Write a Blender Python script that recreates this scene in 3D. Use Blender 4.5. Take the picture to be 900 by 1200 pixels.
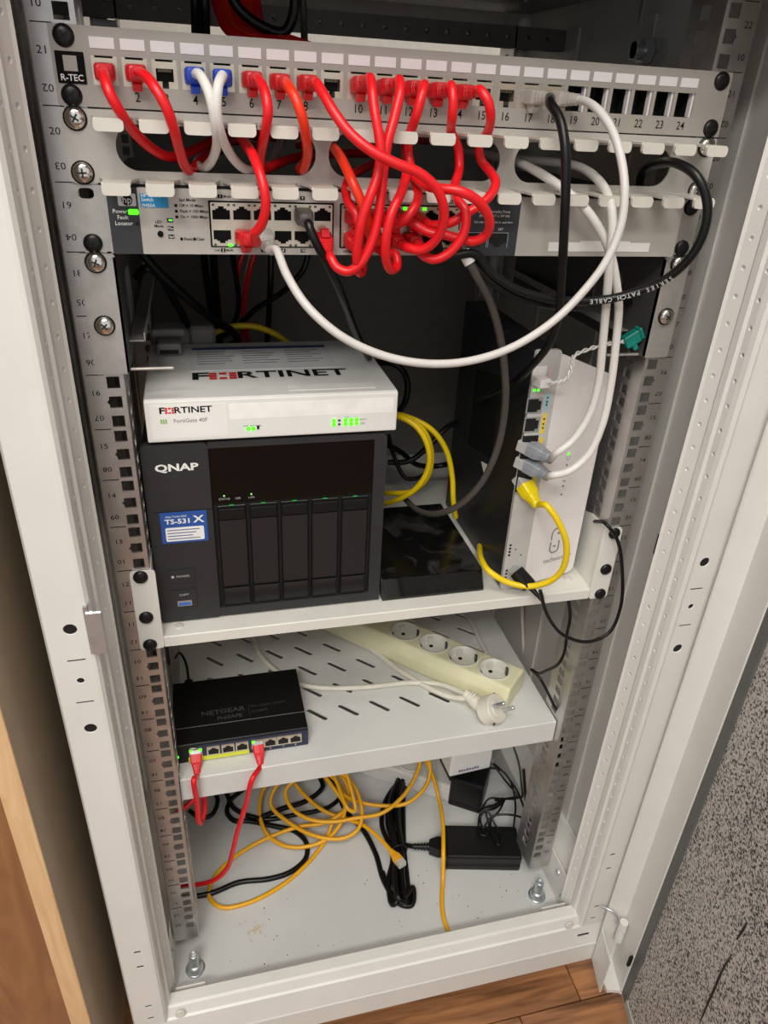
import bpy, bmesh, math, random
from mathutils import Vector, Matrix
random.seed(7)
PI = math.pi
for o in list(bpy.data.objects):
    bpy.data.objects.remove(o)
scene = bpy.context.scene
col = scene.collection

# ------------------------------------------------------------------ camera
cam_data = bpy.data.cameras.new('camera')
cam = bpy.data.objects.new('camera', cam_data)
col.objects.link(cam)
cam_data.sensor_fit = 'VERTICAL'
cam_data.sensor_height = 36.0
cam_data.sensor_width = 27.0
cam_data.lens = 848.435 / 1200 * 36.0
cam_data.clip_start = 0.01
RX = (0.97040, -0.23690, 0.04680)
RY = (-0.07630, -0.48480, -0.87130)
RZ = (0.22910, 0.84190, -0.48850)
mw = Matrix(((RX[0], -RY[0], -RZ[0], -0.1661),
             (RX[1], -RY[1], -RZ[1], -0.5627),
             (RX[2], -RY[2], -RZ[2], 0.8986),
             (0, 0, 0, 1)))
cam.matrix_world = mw
scene.camera = cam

# ------------------------------------------------------------------ world and light
world = bpy.data.worlds.new('room_ambient')
scene.world = world
world.use_nodes = True
bg = world.node_tree.nodes['Background']
bg.inputs[0].default_value = (0.965, 0.985, 1.0, 1)
bg.inputs[1].default_value = 0.58

def area_light(name, loc, target, sx, sy, power, color):
    ld = bpy.data.lights.new(name, 'AREA')
    ld.shape = 'RECTANGLE'; ld.size = sx; ld.size_y = sy
    ld.energy = power; ld.color = color
    lo = bpy.data.objects.new(name, ld); col.objects.link(lo)
    lo.location = loc
    d = Vector(target) - Vector(loc)
    lo.rotation_euler = d.to_track_quat('-Z', 'Y').to_euler()
    return lo
area_light('unseen_ceiling_lamp_light', (-0.25, -1.05, 2.28), (-0.25, -1.05, 0), 1.15, 0.5, 12, (1.0, 0.98, 0.94))
area_light('unseen_ceiling_lamp_light', (-0.9, -1.9, 2.28), (-0.9, -1.9, 0), 1.15, 0.5, 34, (1.0, 0.98, 0.94))  # unseen second lamp, added for more frontal light from the left

vs = scene.view_settings
vs.view_transform = 'Standard'
vs.look = 'None'
vs.gamma = 1.0
vs.use_curve_mapping = False
vs.exposure = 0.30

# ------------------------------------------------------------------ materials
def lin(c):
    c = c / 255.0
    return c / 12.92 if c <= 0.04045 else ((c + 0.055) / 1.055) ** 2.4
def rgb(c):
    return (lin(c[0]), lin(c[1]), lin(c[2]), 1)
MATS = {}
def mat(name, c, rough=0.5, metal=0.0, var=0.06, scale=60, bump=0.0, bscale=600, emit=0, spec=0.5, alpha=1, trans=0, coat=0):
    if name in MATS:
        return MATS[name]
    m = bpy.data.materials.new(name); m.use_nodes = True
    nt = m.node_tree; b = nt.nodes['Principled BSDF']
    base = rgb(c)
    tc = nt.nodes.new('ShaderNodeTexCoord')
    n = nt.nodes.new('ShaderNodeTexNoise'); n.inputs['Scale'].default_value = scale; n.inputs['Detail'].default_value = 4
    nt.links.new(tc.outputs['Object'], n.inputs['Vector'])
    r = nt.nodes.new('ShaderNodeMapRange')
    r.inputs['From Min'].default_value = 0.3; r.inputs['From Max'].default_value = 0.7
    r.inputs['To Min'].default_value = 1 - var; r.inputs['To Max'].default_value = 1 + var
    nt.links.new(n.outputs['Fac'], r.inputs['Value'])
    mx = nt.nodes.new('ShaderNodeVectorMath'); mx.operation = 'SCALE'
    mx.inputs[0].default_value = base[:3]
    nt.links.new(r.outputs[0], mx.inputs['Scale'])
    nt.links.new(mx.outputs[0], b.inputs['Base Color'])
    b.inputs['Roughness'].default_value = rough
    b.inputs['Metallic'].default_value = metal
    b.inputs['Specular IOR Level'].default_value = spec
    if coat: b.inputs['Coat Weight'].default_value = coat
    if alpha < 1: b.inputs['Alpha'].default_value = alpha
    if trans: b.inputs['Transmission Weight'].default_value = trans
    if emit:
        b.inputs['Emission Color'].default_value = base
        b.inputs['Emission Strength'].default_value = emit
    if bump:
        n2 = nt.nodes.new('ShaderNodeTexNoise'); n2.inputs['Scale'].default_value = bscale
        nt.links.new(tc.outputs['Object'], n2.inputs['Vector'])
        bp = nt.nodes.new('ShaderNodeBump'); bp.inputs['Strength'].default_value = bump; bp.inputs['Distance'].default_value = 0.001
        nt.links.new(n2.outputs['Fac'], bp.inputs['Height'])
        nt.links.new(bp.outputs[0], b.inputs['Normal'])
    MATS[name] = m
    return m

WHITE = mat('cabinet_white_paint', (222, 220, 214), 0.42, var=0.03, scale=14, bump=0.12, bscale=900)
TRAYM = mat('cabinet_floor_paint', (204, 205, 203), 0.5, var=0.05, scale=9, bump=0.15, bscale=700)
SHELFM = mat('shelf_paint', (214, 215, 212), 0.42, var=0.04, scale=12, bump=0.15, bscale=800)
SHELFW = mat('shelf_cream_paint', (224, 222, 214), 0.4, var=0.03, scale=12, bump=0.12, bscale=800)
RAILM = mat('galvanised_steel', (200, 197, 194), 0.33, 0.86, var=0.12, scale=45, bump=0.05)
ZINC = mat('bright_zinc', (200, 206, 210), 0.32, 0.8, var=0.1, scale=80)
CHROME = mat('screw_chrome', (225, 222, 215), 0.16, 1.0)
BRACKM = mat('brushed_bracket_steel', (188, 184, 179), 0.38, 0.6, var=0.1, scale=90, bump=0.06)
PANELM = mat('patch_panel_grey', (170, 164, 156), 0.45, 0.1, var=0.04, scale=50, bump=0.06)
ORGM = mat('organiser_grey', (188, 184, 177), 0.42, 0.1, var=0.06, scale=60, bump=0.08)
CREAM = mat('finger_cream_plastic', (208, 203, 193), 0.4, var=0.03)
LABELW = mat('white_label', (238, 232, 232), 0.6, var=0.02)
LABELP = mat('paper_white', (240, 238, 234), 0.6, var=0.02)
BLACK = mat('black_plastic', (16, 16, 17), 0.4, var=0.1, spec=0.35)
BLACKS = mat('satin_black', (20, 20, 21), 0.34, var=0.1, spec=0.35)
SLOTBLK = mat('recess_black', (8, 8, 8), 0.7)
INK = mat('ink_black', (16, 16, 16), 0.8, spec=0.15)
INKG = mat('ink_grey', (120, 120, 118), 0.7)
INKW = mat('ink_white', (235, 235, 232), 0.7)
RED = mat('red_cable_sheath', (226, 22, 30), 0.36, var=0.05, scale=90)
ORANGE = mat('orange_red_cable_sheath', (236, 52, 22), 0.36, var=0.05, scale=90)
REDB = mat('red_plug_boot', (214, 28, 36), 0.42, var=0.05)
BLUEB = mat('blue_plug_boot', (26, 76, 200), 0.42, var=0.04)
GREYB = mat('grey_plug_boot', (140, 144, 150), 0.45, var=0.04)
BEIGEB = mat('beige_plug_boot', (176, 168, 160), 0.45, var=0.04)
DKGREYB = mat('dark_grey_plug', (88, 84, 82), 0.4)
WHITEC = mat('white_cable_sheath', (222, 218, 212), 0.4, var=0.03)
GREYC = mat('pale_grey_cable_sheath', (206, 202, 198), 0.4, var=0.03)
BLACKC = mat('black_cable_sheath', (12, 12, 13), 0.34, var=0.1, spec=0.35)
DKGREYC = mat('dark_grey_cable_sheath', (74, 70, 66), 0.4, var=0.06)
YELLOW = mat('yellow_cable_sheath', (240, 206, 20), 0.38, var=0.04)
AMBER = mat('amber_cable_sheath', (236, 172, 24), 0.38, var=0.05)
YELB = mat('yellow_plug_boot', (240, 214, 10), 0.4)
CLEAR = mat('clear_plug_plastic', (206, 204, 200), 0.15, spec=0.7, alpha=0.75)
JACKM = mat('jack_shield_metal', (214, 202, 184), 0.3, 0.75, var=0.08)
GOLD = mat('contact_gold', (220, 180, 80), 0.3, 1.0)
GREEN = mat('green_led', (70, 255, 20), 0.4, emit=1.6)
AMBERL = mat('amber_led', (255, 200, 40), 0.4, emit=2.0)
SWL = mat('switch_light_grey', (186, 180, 172), 0.42, 0.15, var=0.03)
SWD = mat('switch_dark_grey', (56, 57, 61), 0.5, spec=0.35)
SWB = mat('switch_case', (60, 60, 60), 0.5, 0.3)
HPBLUE = mat('blue_model_label', (24, 142, 200), 0.5)
FORTI = mat('firewall_white', (232, 231, 226), 0.4, var=0.02)
FORTIT = mat('firewall_top_white', (222, 222, 218), 0.42, var=0.02)
FRED = mat('logo_red', (210, 40, 40), 0.5)
FGREEN = mat('logo_green', (140, 190, 80), 0.5)
NASG = mat('nas_grey_plastic', (46, 46, 47), 0.5, spec=0.35, var=0.06, bump=0.1)
NASB = mat('nas_black_frame', (18, 18, 18), 0.4, spec=0.35)
GLOSS = mat('gloss_black_panel', (6, 6, 6), 0.05, spec=0.6)
NASBLUE = mat('nas_blue_label', (40, 84, 160), 0.4)
USBB = mat('usb_blue', (60, 110, 190), 0.4)
MODW = mat('modem_white', (236, 230, 228), 0.28, var=0.02)
MODG = mat('modem_port_grey', (186, 184, 180), 0.4)
MODB = mat('modem_black', (38, 38, 40), 0.36, var=0.1, spec=0.35)
DARKLAB = mat('dark_sticker', (20, 25, 20), 0.7, spec=0.2)
TEAL = mat('teal_connector', (10, 130, 116), 0.4)
IVORY = mat('ivory_plastic', (226, 222, 184), 0.4, var=0.03)
SOCKW = mat('socket_pale', (218, 217, 206), 0.4)
PLUGW = mat('plug_offwhite', (224, 219, 205), 0.42)
NGB = mat('desk_switch_black', (18, 18, 18), 0.45, 0.1, spec=0.35, var=0.1, bump=0.1)
NGBLUE = mat('desk_switch_navy', (34, 42, 66), 0.4)
NGYEL = mat('port_strip_yellow', (216, 222, 60), 0.5)
MAPLE = mat('maple_edge', (226, 184, 132), 0.45, var=0.05, scale=20)
DUST = mat('brown_stain', (206, 190, 162), 0.8)

def tex_black_dusty():
    m = bpy.data.materials.new('dusty_gloss_black'); m.use_nodes = True
    nt = m.node_tree; b = nt.nodes['Principled BSDF']
    tc = nt.nodes.new('ShaderNodeTexCoord')
    n = nt.nodes.new('ShaderNodeTexNoise'); n.inputs['Scale'].default_value = 28; n.inputs['Detail'].default_value = 8; n.inputs['Distortion'].default_value = 1.2
    r = nt.nodes.new('ShaderNodeValToRGB')
    r.color_ramp.elements[0].position = 0.52; r.color_ramp.elements[0].color = rgb((14, 14, 15))
    r.color_ramp.elements[1].position = 0.8; r.color_ramp.elements[1].color = rgb((74, 72, 70))
    nt.links.new(tc.outputs['Object'], n.inputs['Vector']); nt.links.new(n.outputs['Fac'], r.inputs['Fac'])
    nt.links.new(r.outputs[0], b.inputs['Base Color'])
    b.inputs['Roughness'].default_value = 0.28
    return m
DUSTYB = tex_black_dusty()

def tex_wood(name, c0, c1, scale, stretch, rough=0.35, axis=0):
    m = bpy.data.materials.new(name); m.use_nodes = True
    nt = m.node_tree; b = nt.nodes['Principled BSDF']
    tc = nt.nodes.new('ShaderNodeTexCoord')
    oi = nt.nodes.new('ShaderNodeObjectInfo')
    mp = nt.nodes.new('ShaderNodeMapping')
    s = [scale * stretch] * 3; s[axis] = scale
    mp.inputs['Scale'].default_value = s
    ml = nt.nodes.new('ShaderNodeMath'); ml.operation = 'MULTIPLY'; ml.inputs[1].default_value = 37.0
    nt.links.new(oi.outputs['Random'], ml.inputs[0])
    nt.links.new(tc.outputs['Object'], mp.inputs['Vector'])
    n = nt.nodes.new('ShaderNodeTexNoise'); n.noise_dimensions = '4D'
    n.inputs['Scale'].default_value = 1; n.inputs['Detail'].default_value = 6; n.inputs['Distortion'].default_value = 1.6
    nt.links.new(mp.outputs[0], n.inputs['Vector']); nt.links.new(ml.outputs[0], n.inputs['W'])
    r = nt.nodes.new('ShaderNodeValToRGB')
    r.color_ramp.elements[0].position = 0.34; r.color_ramp.elements[0].color = rgb(c0)
    r.color_ramp.elements[1].position = 0.66; r.color_ramp.elements[1].color = rgb(c1)
    nt.links.new(n.outputs['Fac'], r.inputs['Fac'])
    hs = nt.nodes.new('ShaderNodeHueSaturation')
    mr = nt.nodes.new('ShaderNodeMapRange'); mr.inputs['To Min'].default_value = 0.62; mr.inputs['To Max'].default_value = 1.2
    nt.links.new(oi.outputs['Random'], mr.inputs['Value'])
    if 'plank' in name:
        nt.links.new(mr.outputs[0], hs.inputs['Value'])
    nt.links.new(r.outputs[0], hs.inputs['Color'])
    nt.links.new(hs.outputs[0], b.inputs['Base Color'])
    b.inputs['Roughness'].default_value = rough
    return m
PLANK = tex_wood('walnut_plank', (98, 64, 42), (176, 122, 80), 4, 14, 0.35, 0)
CUPSIDE = mat('cupboard_taupe_side', (176, 158, 134), 0.55, var=0.05, scale=25, bump=0.2, bscale=500)
CUPDOOR = tex_wood('cupboard_beech_door', (128, 86, 54), (160, 112, 74), 6, 5, 0.4, 2)
MAPLEW = tex_wood('cupboard_maple_edge', (210, 170, 124), (226, 190, 146), 8, 8, 0.45, 2)

def tex_speckle():
    m = bpy.data.materials.new('speckled_dotted_glass'); m.use_nodes = True
    nt = m.node_tree; b = nt.nodes['Principled BSDF']
    tc = nt.nodes.new('ShaderNodeTexCoord')
    n = nt.nodes.new('ShaderNodeTexNoise'); n.inputs['Scale'].default_value = 360; n.inputs['Detail'].default_value = 2.0; n.inputs['Roughness'].default_value = 0.65
    nt.links.new(tc.outputs['Object'], n.inputs['Vector'])
    big = nt.nodes.new('ShaderNodeTexNoise'); big.inputs['Scale'].default_value = 7; big.inputs['Detail'].default_value = 3
    nt.links.new(tc.outputs['Object'], big.inputs['Vector'])
    ad = nt.nodes.new('ShaderNodeMath'); ad.operation = 'MULTIPLY_ADD'; ad.inputs[1].default_value = 0.10; ad.inputs[2].default_value = -0.035
    nt.links.new(big.outputs['Fac'], ad.inputs[0])
    sm = nt.nodes.new('ShaderNodeMath'); sm.operation = 'ADD'
    nt.links.new(n.outputs['Fac'], sm.inputs[0]); nt.links.new(ad.outputs[0], sm.inputs[1])
    r = nt.nodes.new('ShaderNodeValToRGB')
    e = r.color_ramp.elements
    e[0].position = 0.39; e[0].color = rgb((20, 20, 20))
    e[1].position = 0.56; e[1].color = rgb((208, 202, 196))
    e2 = e.new(0.46); e2.color = rgb((126, 121, 116))
    nt.links.new(sm.outputs[0], r.inputs['Fac'])
    nt.links.new(r.outputs[0], b.inputs['Base Color'])
    b.inputs['Roughness'].default_value = 0.5; b.inputs['Specular IOR Level'].default_value = 0.25
    return m
SPECK = tex_speckle()
GREYSTRIP = mat('door_seal_grey', (92, 94, 92), 0.5)

def tex_perforated():
    m = bpy.data.materials.new('tray_dimpled_black'); m.use_nodes = True
    nt = m.node_tree; b = nt.nodes['Principled BSDF']
    tc = nt.nodes.new('ShaderNodeTexCoord')
    v = nt.nodes.new('ShaderNodeTexVoronoi'); v.inputs['Scale'].default_value = 430; v.inputs['Randomness'].default_value = 0.0
    sx_ = nt.nodes.new('ShaderNodeSeparateXYZ'); cx_ = nt.nodes.new('ShaderNodeCombineXYZ')
    nt.links.new(tc.outputs['Object'], sx_.inputs[0]); nt.links.new(sx_.outputs[0], cx_.inputs[0]); nt.links.new(sx_.outputs[2], cx_.inputs[1])
    mp_ = nt.nodes.new('ShaderNodeMapping'); mp_.inputs['Rotation'].default_value = (0, 0, PI / 4)
    nt.links.new(cx_.outputs[0], mp_.inputs['Vector'])
    v.voronoi_dimensions = '2D'
    nt.links.new(mp_.outputs[0], v.inputs['Vector'])
    r = nt.nodes.new('ShaderNodeValToRGB')
    r.color_ramp.elements[0].position = 0.3; r.color_ramp.elements[0].color = rgb((6, 6, 6))
    r.color_ramp.elements[1].position = 0.4; r.color_ramp.elements[1].color = rgb((38, 37, 37))
    nt.links.new(v.outputs['Distance'], r.inputs['Fac']); nt.links.new(r.outputs[0], b.inputs['Base Color'])
    b.inputs['Roughness'].default_value = 0.45
    return m
PERF = tex_perforated()

# ------------------------------------------------------------------ mesh building
WM = {}      # world matrices of thing empties
def frame_from(d, up=(0, 0, 1)):
    d = Vector(d).normalized(); up = Vector(up)
    s = d.cross(up)
    if s.length < 1e-4: s = d.cross(Vector((0, 1, 0)))
    s.normalize(); u = s.cross(d)
    return s, u, d
def smooth_path(pts, res=6):
    P = [Vector(p) for p in pts]
    if len(P) < 3: return P
    out = []
    for i in range(len(P) - 1):
        p0 = P[i - 1] if i > 0 else P[0] * 2 - P[1]
        p1, p2 = P[i], P[i + 1]
        p3 = P[i + 2] if i + 2 < len(P) else P[-1] * 2 - P[-2]
        d01 = max((p1 - p0).length, 1e-5) ** 0.5; d12 = max((p2 - p1).length, 1e-5) ** 0.5; d23 = max((p3 - p2).length, 1e-5) ** 0.5
        t0 = 0; t1 = d01; t2 = t1 + d12; t3 = t2 + d23
        for k in range(res):
            t = t1 + (t2 - t1) * k / res
            a1 = p0 * ((t1 - t) / (t1 - t0)) + p1 * ((t - t0) / (t1 - t0))
            a2 = p1 * ((t2 - t) / (t2 - t1)) + p2 * ((t - t1) / (t2 - t1))
            a3 = p2 * ((t3 - t) / (t3 - t2)) + p3 * ((t - t2) / (t3 - t2))
            b1 = a1 * ((t2 - t) / (t2 - t0)) + a2 * ((t - t0) / (t2 - t0))
            b2 = a2 * ((t3 - t) / (t3 - t1)) + a3 * ((t - t1) / (t3 - t1))
            out.append(b1 * ((t2 - t) / (t2 - t1)) + b2 * ((t - t1) / (t2 - t1)))
    out.append(P[-1])
    return out
TXT = {}
def text_geo(s, bold=0.0, align='CENTER'):
    key = (s, bold, align)
    if key not in TXT:
        c = bpy.data.curves.new('t', 'FONT'); c.body = s; c.size = 1.0; c.align_x = align; c.align_y = 'CENTER'
        c.resolution_u = 2; c.offset = bold
        o = bpy.data.objects.new('t', c); col.objects.link(o)
        bpy.context.view_layer.update()
        dg = bpy.context.evaluated_depsgraph_get()
        me = bpy.data.meshes.new_from_object(o.evaluated_get(dg))
        TXT[key] = ([v.co.copy() for v in me.vertices], [tuple(p.vertices) for p in me.polygons])
        bpy.data.objects.remove(o); bpy.data.curves.remove(c); bpy.data.meshes.remove(me)
    return TXT[key]

class MB:
    def __init__(s):
        s.v = []; s.f = []; s.s = []
    def add(s, vs, fs, smooth=False):
        b = len(s.v)
        s.v += [Vector(v) for v in vs]
        for f in fs:
            s.f.append(tuple(i + b for i in f)); s.s.append(smooth)
        return s
    def box(s, x0, x1, y0, y1, z0, z1, bev=0.0, seg=2):
        if bev <= 0:
            vs = [(x, y, z) for x in (x0, x1) for y in (y0, y1) for z in (z0, z1)]
            return s.add(vs, [(0, 1, 3, 2), (4, 6, 7, 5), (0, 4, 5, 1), (2, 3, 7, 6), (0, 2, 6, 4), (1, 5, 7, 3)])
        bm = bmesh.new()
        bmesh.ops.create_cube(bm, size=1)
        for v in bm.verts:
            v.co = Vector(((x0 + x1) / 2 + v.co.x * (x1 - x0), (y0 + y1) / 2 + v.co.y * (y1 - y0), (z0 + z1) / 2 + v.co.z * (z1 - z0)))
        bmesh.ops.bevel(bm, geom=bm.edges[:], offset=bev, segments=seg, affect='EDGES', profile=0.5)
        bm.verts.index_update()
        s.add([v.co.copy() for v in bm.verts], [tuple(v.index for v in f.verts) for f in bm.faces])
        bm.free()
        return s
    def prism(s, poly, o, u, v, w):
        o, u, v, w = Vector(o), Vector(u), Vector(v), Vector(w)
        n = len(poly)
        a = [o + u * p[0] + v * p[1] for p in poly]; b = [p + w for p in a]
        fs = [tuple(range(n))[::-1], tuple(range(n, 2 * n))]
        fs += [(i, (i + 1) % n, n + (i + 1) % n, n + i) for i in range(n)]
        return s.add(a + b, fs)
    def cyl(s, p0, p1, r, n=16, r1=None, caps=True, smooth=True):
        p0, p1 = Vector(p0), Vector(p1); r1 = r if r1 is None else r1
        a, b, d = frame_from(p1 - p0)
        vs = []
        for p, rr in ((p0, r), (p1, r1)):
            vs += [p + (a * math.cos(2 * PI * i / n) + b * math.sin(2 * PI * i / n)) * rr for i in range(n)]
        s.add(vs, [(i, (i + 1) % n, n + (i + 1) % n, n + i) for i in range(n)], smooth)
        if caps:
            s.add(vs[:n], [tuple(range(n))[::-1]]); s.add(vs[n:], [tuple(range(n))])
        return s
    def lathe(s, prof, o, axis, n=16, smooth=True, cap=True):
        o = Vector(o); a, b, d = frame_from(axis)
        vs = []
        for r, h in prof:
            vs += [o + d * h + (a * math.cos(2 * PI * i / n) + b * math.sin(2 * PI * i / n)) * r for i in range(n)]
        fs = []
        for k in range(len(prof) - 1):
            fs += [(k * n + i, k * n + (i + 1) % n, (k + 1) * n + (i + 1) % n, (k + 1) * n + i) for i in range(n)]
        s.add(vs, fs, smooth)
        if cap: s.add(vs[-n:], [tuple(range(n))]); s.add(vs[:n], [tuple(range(n))[::-1]])
        return s
    def tube(s, pts, r, n=8, res=6, smooth_it=True, flat=1.0):
        P = smooth_path(pts, res) if smooth_it else [Vector(p) for p in pts]
        T = []
        for i in range(len(P)):
            t = P[min(i + 1, len(P) - 1)] - P[max(i - 1, 0)]
            T.append(t.normalized())
        a, b, d = frame_from(T[0])
        vs = []
        for i, p in enumerate(P):
            if i:
                a = (a - T[i] * a.dot(T[i]))
                if a.length < 1e-6: a = frame_from(T[i])[0]
                a.normalize()
            b = T[i].cross(a)
            rr = r(i / (len(P) - 1)) if callable(r) else r
            vs += [p + a * (math.cos(2 * PI * k / n) * rr) + b * (math.sin(2 * PI * k / n) * rr * flat) for k in range(n)]
        fs = []
        for i in range(len(P) - 1):
            fs += [(i * n + k, i * n + (k + 1) % n, (i + 1) * n + (k + 1) % n, (i + 1) * n + k) for k in range(n)]
        s.add(vs, fs, True)
        s.add(vs[:n], [tuple(range(n))[::-1]]); s.add(vs[-n:], [tuple(range(n))])
        return s
    def sheet(s, quad, th=(0, 0, 0)):
        return s.prism([(0, 0), (1, 0), (1, 1), (0, 1)], quad[0], Vector(quad[1]) - Vector(quad[0]), Vector(quad[3]) - Vector(quad[0]), th)
    def text(s, t, size, loc, u=(1, 0, 0), v=(0, 0, 1), bold=0.0, align='CENTER', sx=1.0):
        vs, fs = text_geo(t, bold, align)
        u, v = Vector(u).normalized(), Vector(v).normalized(); loc = Vector(loc)
        return s.add([loc + u * (p.x * size * sx) + v * (p.y * size) for p in vs], fs)
    def rot(s, ang, c=(0, 0, 0), axis='Z'):
        m = Matrix.Translation(Vector(c)) @ Matrix.Rotation(ang, 4, axis) @ Matrix.Translation(-Vector(c))
        s.v = [m @ p for p in s.v]
        return s
    def shear(s): return s
    def mesh(s, name, m, M=None):
        me = bpy.data.meshes.new(name)
        vs = s.v if M is None else [M @ p for p in s.v]
        me.from_pydata([tuple(p) for p in vs], [], s.f)
        me.polygons.foreach_set('use_smooth', s.s)
        me.update()
        if m is not None: me.materials.append(m)
        return me
    def build(s, name, m, parent=None, local=False):
        M = None
        root = parent
        while root is not None and root.parent is not None: root = root.parent
        if root is not None and not local and root in WM: M = WM[root].inverted()
        o = bpy.data.objects.new(name, s.mesh(name, m, M)); col.objects.link(o)
        if parent is not None: o.parent = parent
        return o
def link(name, me, parent, loc, rot=None):
    root = parent
    while root.parent is not None: root = root.parent
    o = bpy.data.objects.new(name, me); col.objects.link(o); o.parent = parent
    M = WM.get(root, Matrix()).inverted() @ (Matrix.Translation(Vector(loc)) @ (rot if rot is not None else Matrix()))
    o.matrix_basis = M
    return o
def thing(name, label, cat, loc=(0, 0, 0), rz=0.0, group=None):
    o = bpy.data.objects.new(name, None); col.objects.link(o)
    o.empty_display_size = 0.02
    o.location = loc; o.rotation_euler = (0, 0, rz)
    WM[o] = Matrix.Translation(Vector(loc)) @ Matrix.Rotation(rz, 4, 'Z')
    o['label'] = label; o['category'] = cat
    if group: o['group'] = group
    return o
def cut(o, mb, solver='EXACT'):
    """carve the shapes in mb (world space) out of object o"""
    root = o
    while root.parent is not None: root = root.parent
    M = WM.get(root, Matrix()).inverted()
    bm = bmesh.new(); bm.from_mesh(mb.mesh('c', None, M)); bmesh.ops.recalc_face_normals(bm, faces=bm.faces[:])
    cme = bpy.data.meshes.new('c'); bm.to_mesh(cme); bm.free()
    bm = bmesh.new(); bm.from_mesh(o.data); bmesh.ops.recalc_face_normals(bm, faces=bm.faces[:]); bm.to_mesh(o.data); bm.free()
    par = o.parent; o.parent = None
    c = bpy.data.objects.new('c', cme); col.objects.link(c)
    md = o.modifiers.new('b', 'BOOLEAN'); md.object = c; md.operation = 'DIFFERENCE'; md.solver = solver
    bpy.context.view_layer.update()
    me = bpy.data.meshes.new_from_object(o.evaluated_get(bpy.context.evaluated_depsgraph_get()))
    o.modifiers.clear(); me.name = o.data.name; o.data = me
    bpy.data.objects.remove(c)
    o.parent = par
    return o
def rrect(x0, x1, z0, z1, r, n=6):
    p = []
    for cx, cz, a0 in ((x1 - r, z1 - r, 0), (x0 + r, z1 - r, PI / 2), (x0 + r, z0 + r, PI), (x1 - r, z0 + r, 1.5 * PI)):
        p += [(cx + r * math.cos(a0 + PI / 2 * i / n), cz + r * math.sin(a0 + PI / 2 * i / n)) for i in range(n + 1)]
    return p
XZ = ((1, 0, 0), (0, 0, 1))
def plateXZ(poly, y0, y1):
    return MB().prism(poly, (0, y0, 0), (1, 0, 0), (0, 0, 1), (0, y1 - y0, 0))

U = 0.04445
HX = 0.23255
def utop(u): return u * U - 0.00635
def ubot(u): return (u - 1) * U + 0.00635

# ------------------------------------------------------------------ room shell
FZ = -0.15
def struct(o): o['kind'] = 'structure'; return o
fl = struct(MB().box(-2.2, 2.2, -2.6, 1.4, FZ - 0.06, FZ - 0.012).build('floor', mat('subfloor', (90, 60, 40), 0.8)))
pm = MB().box(-0.45, 0.45, -0.0345, 0.0345, -0.012, 0, 0.0012, 1).mesh('plank', PLANK)
i = 0
for r in range(-17, 6):
    y = -0.083 + r * 0.0703
    off = (0.176 if r % 2 == 0 else 0.56) - 0.45 + (0.13 * (r % 3))
    if r == 0: off = 0.2692 - 0.45
    if r == -1: off = 0.18 + 0.45
    for k in (-2, -1, 0, 1, 2):
        if abs(off + k * 0.9012) < 1.75:
            o = bpy.data.objects.new('plank', pm); col.objects.link(o); o.parent = fl
            o.location = (off + k * 0.9012, y, FZ)
wall = struct(MB().box(-2.2, 2.2, 0.80, 0.9, FZ, 2.35).build('wall_back', mat('wall_paint', (214, 208, 198), 0.8, bump=0.2)))
ceil = struct(MB().box(-2.2, 2.2, -2.6, 0.9, 2.35, 2.45).build('ceiling', mat('ceiling_paint', (232, 229, 222), 0.8)))
for (lx, ly, wh) in ((-0.25, -1.05, 'directly above the rack'), (-0.9, -1.9, 'further from the rack, unseen, added for frontal light')):
    t = thing('unseen_ceiling_lamp', 'flat rectangular ceiling lamp with white frame ' + wh, 'lamp', (lx, ly, 2.35))
    f = MB()
    f.box(lx - 0.62, lx + 0.62, ly - 0.29, ly - 0.26, 2.29, 2.35); f.box(lx - 0.62, lx + 0.62, ly + 0.26, ly + 0.29, 2.29, 2.35)
    f.box(lx - 0.62, lx - 0.59, ly - 0.26, ly + 0.26, 2.29, 2.35); f.box(lx + 0.59, lx + 0.62, ly - 0.26, ly + 0.26, 2.29, 2.35)
    f.build('frame', LABELP, t)
    MB().box(lx - 0.59, lx + 0.59, ly - 0.26, ly + 0.26, 2.30, 2.345).build('diffuser', mat('lamp_diffuser', (255, 246, 230), 0.5, emit=3.0), t)

# ------------------------------------------------------------------ cupboard on the left
cb = thing('wooden_cupboard', 'wooden cupboard with taupe side and pale maple front edge beside the rack', 'cupboard', (-0.6, 0.1, FZ))
MB().box(-0.346, -0.328, -0.1185, 0.33, FZ, 1.25).build('side_panel', CUPSIDE, cb)
MB().box(-0.346, -0.328, -0.1205, -0.1185, FZ, 1.25, 0.0006, 1).build('edge_band', MAPLEW, cb)
MB().box(-0.90, -0.346, 0.31, 0.33, FZ, 1.25).build('back_panel', CUPSIDE, cb)
MB().box(-0.908, -0.90, -0.1185, 0.33, FZ, 1.25).build('side_panel', CUPSIDE, cb)
MB().box(-0.90, -0.346, -0.118, 0.31, 1.23, 1.25).build('top_panel', MAPLEW, cb)
MB().box(-0.898, -0.348, -0.092, -0.074, FZ + 0.01, 1.228, 0.001, 1).build('door', CUPDOOR, cb)

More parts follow.
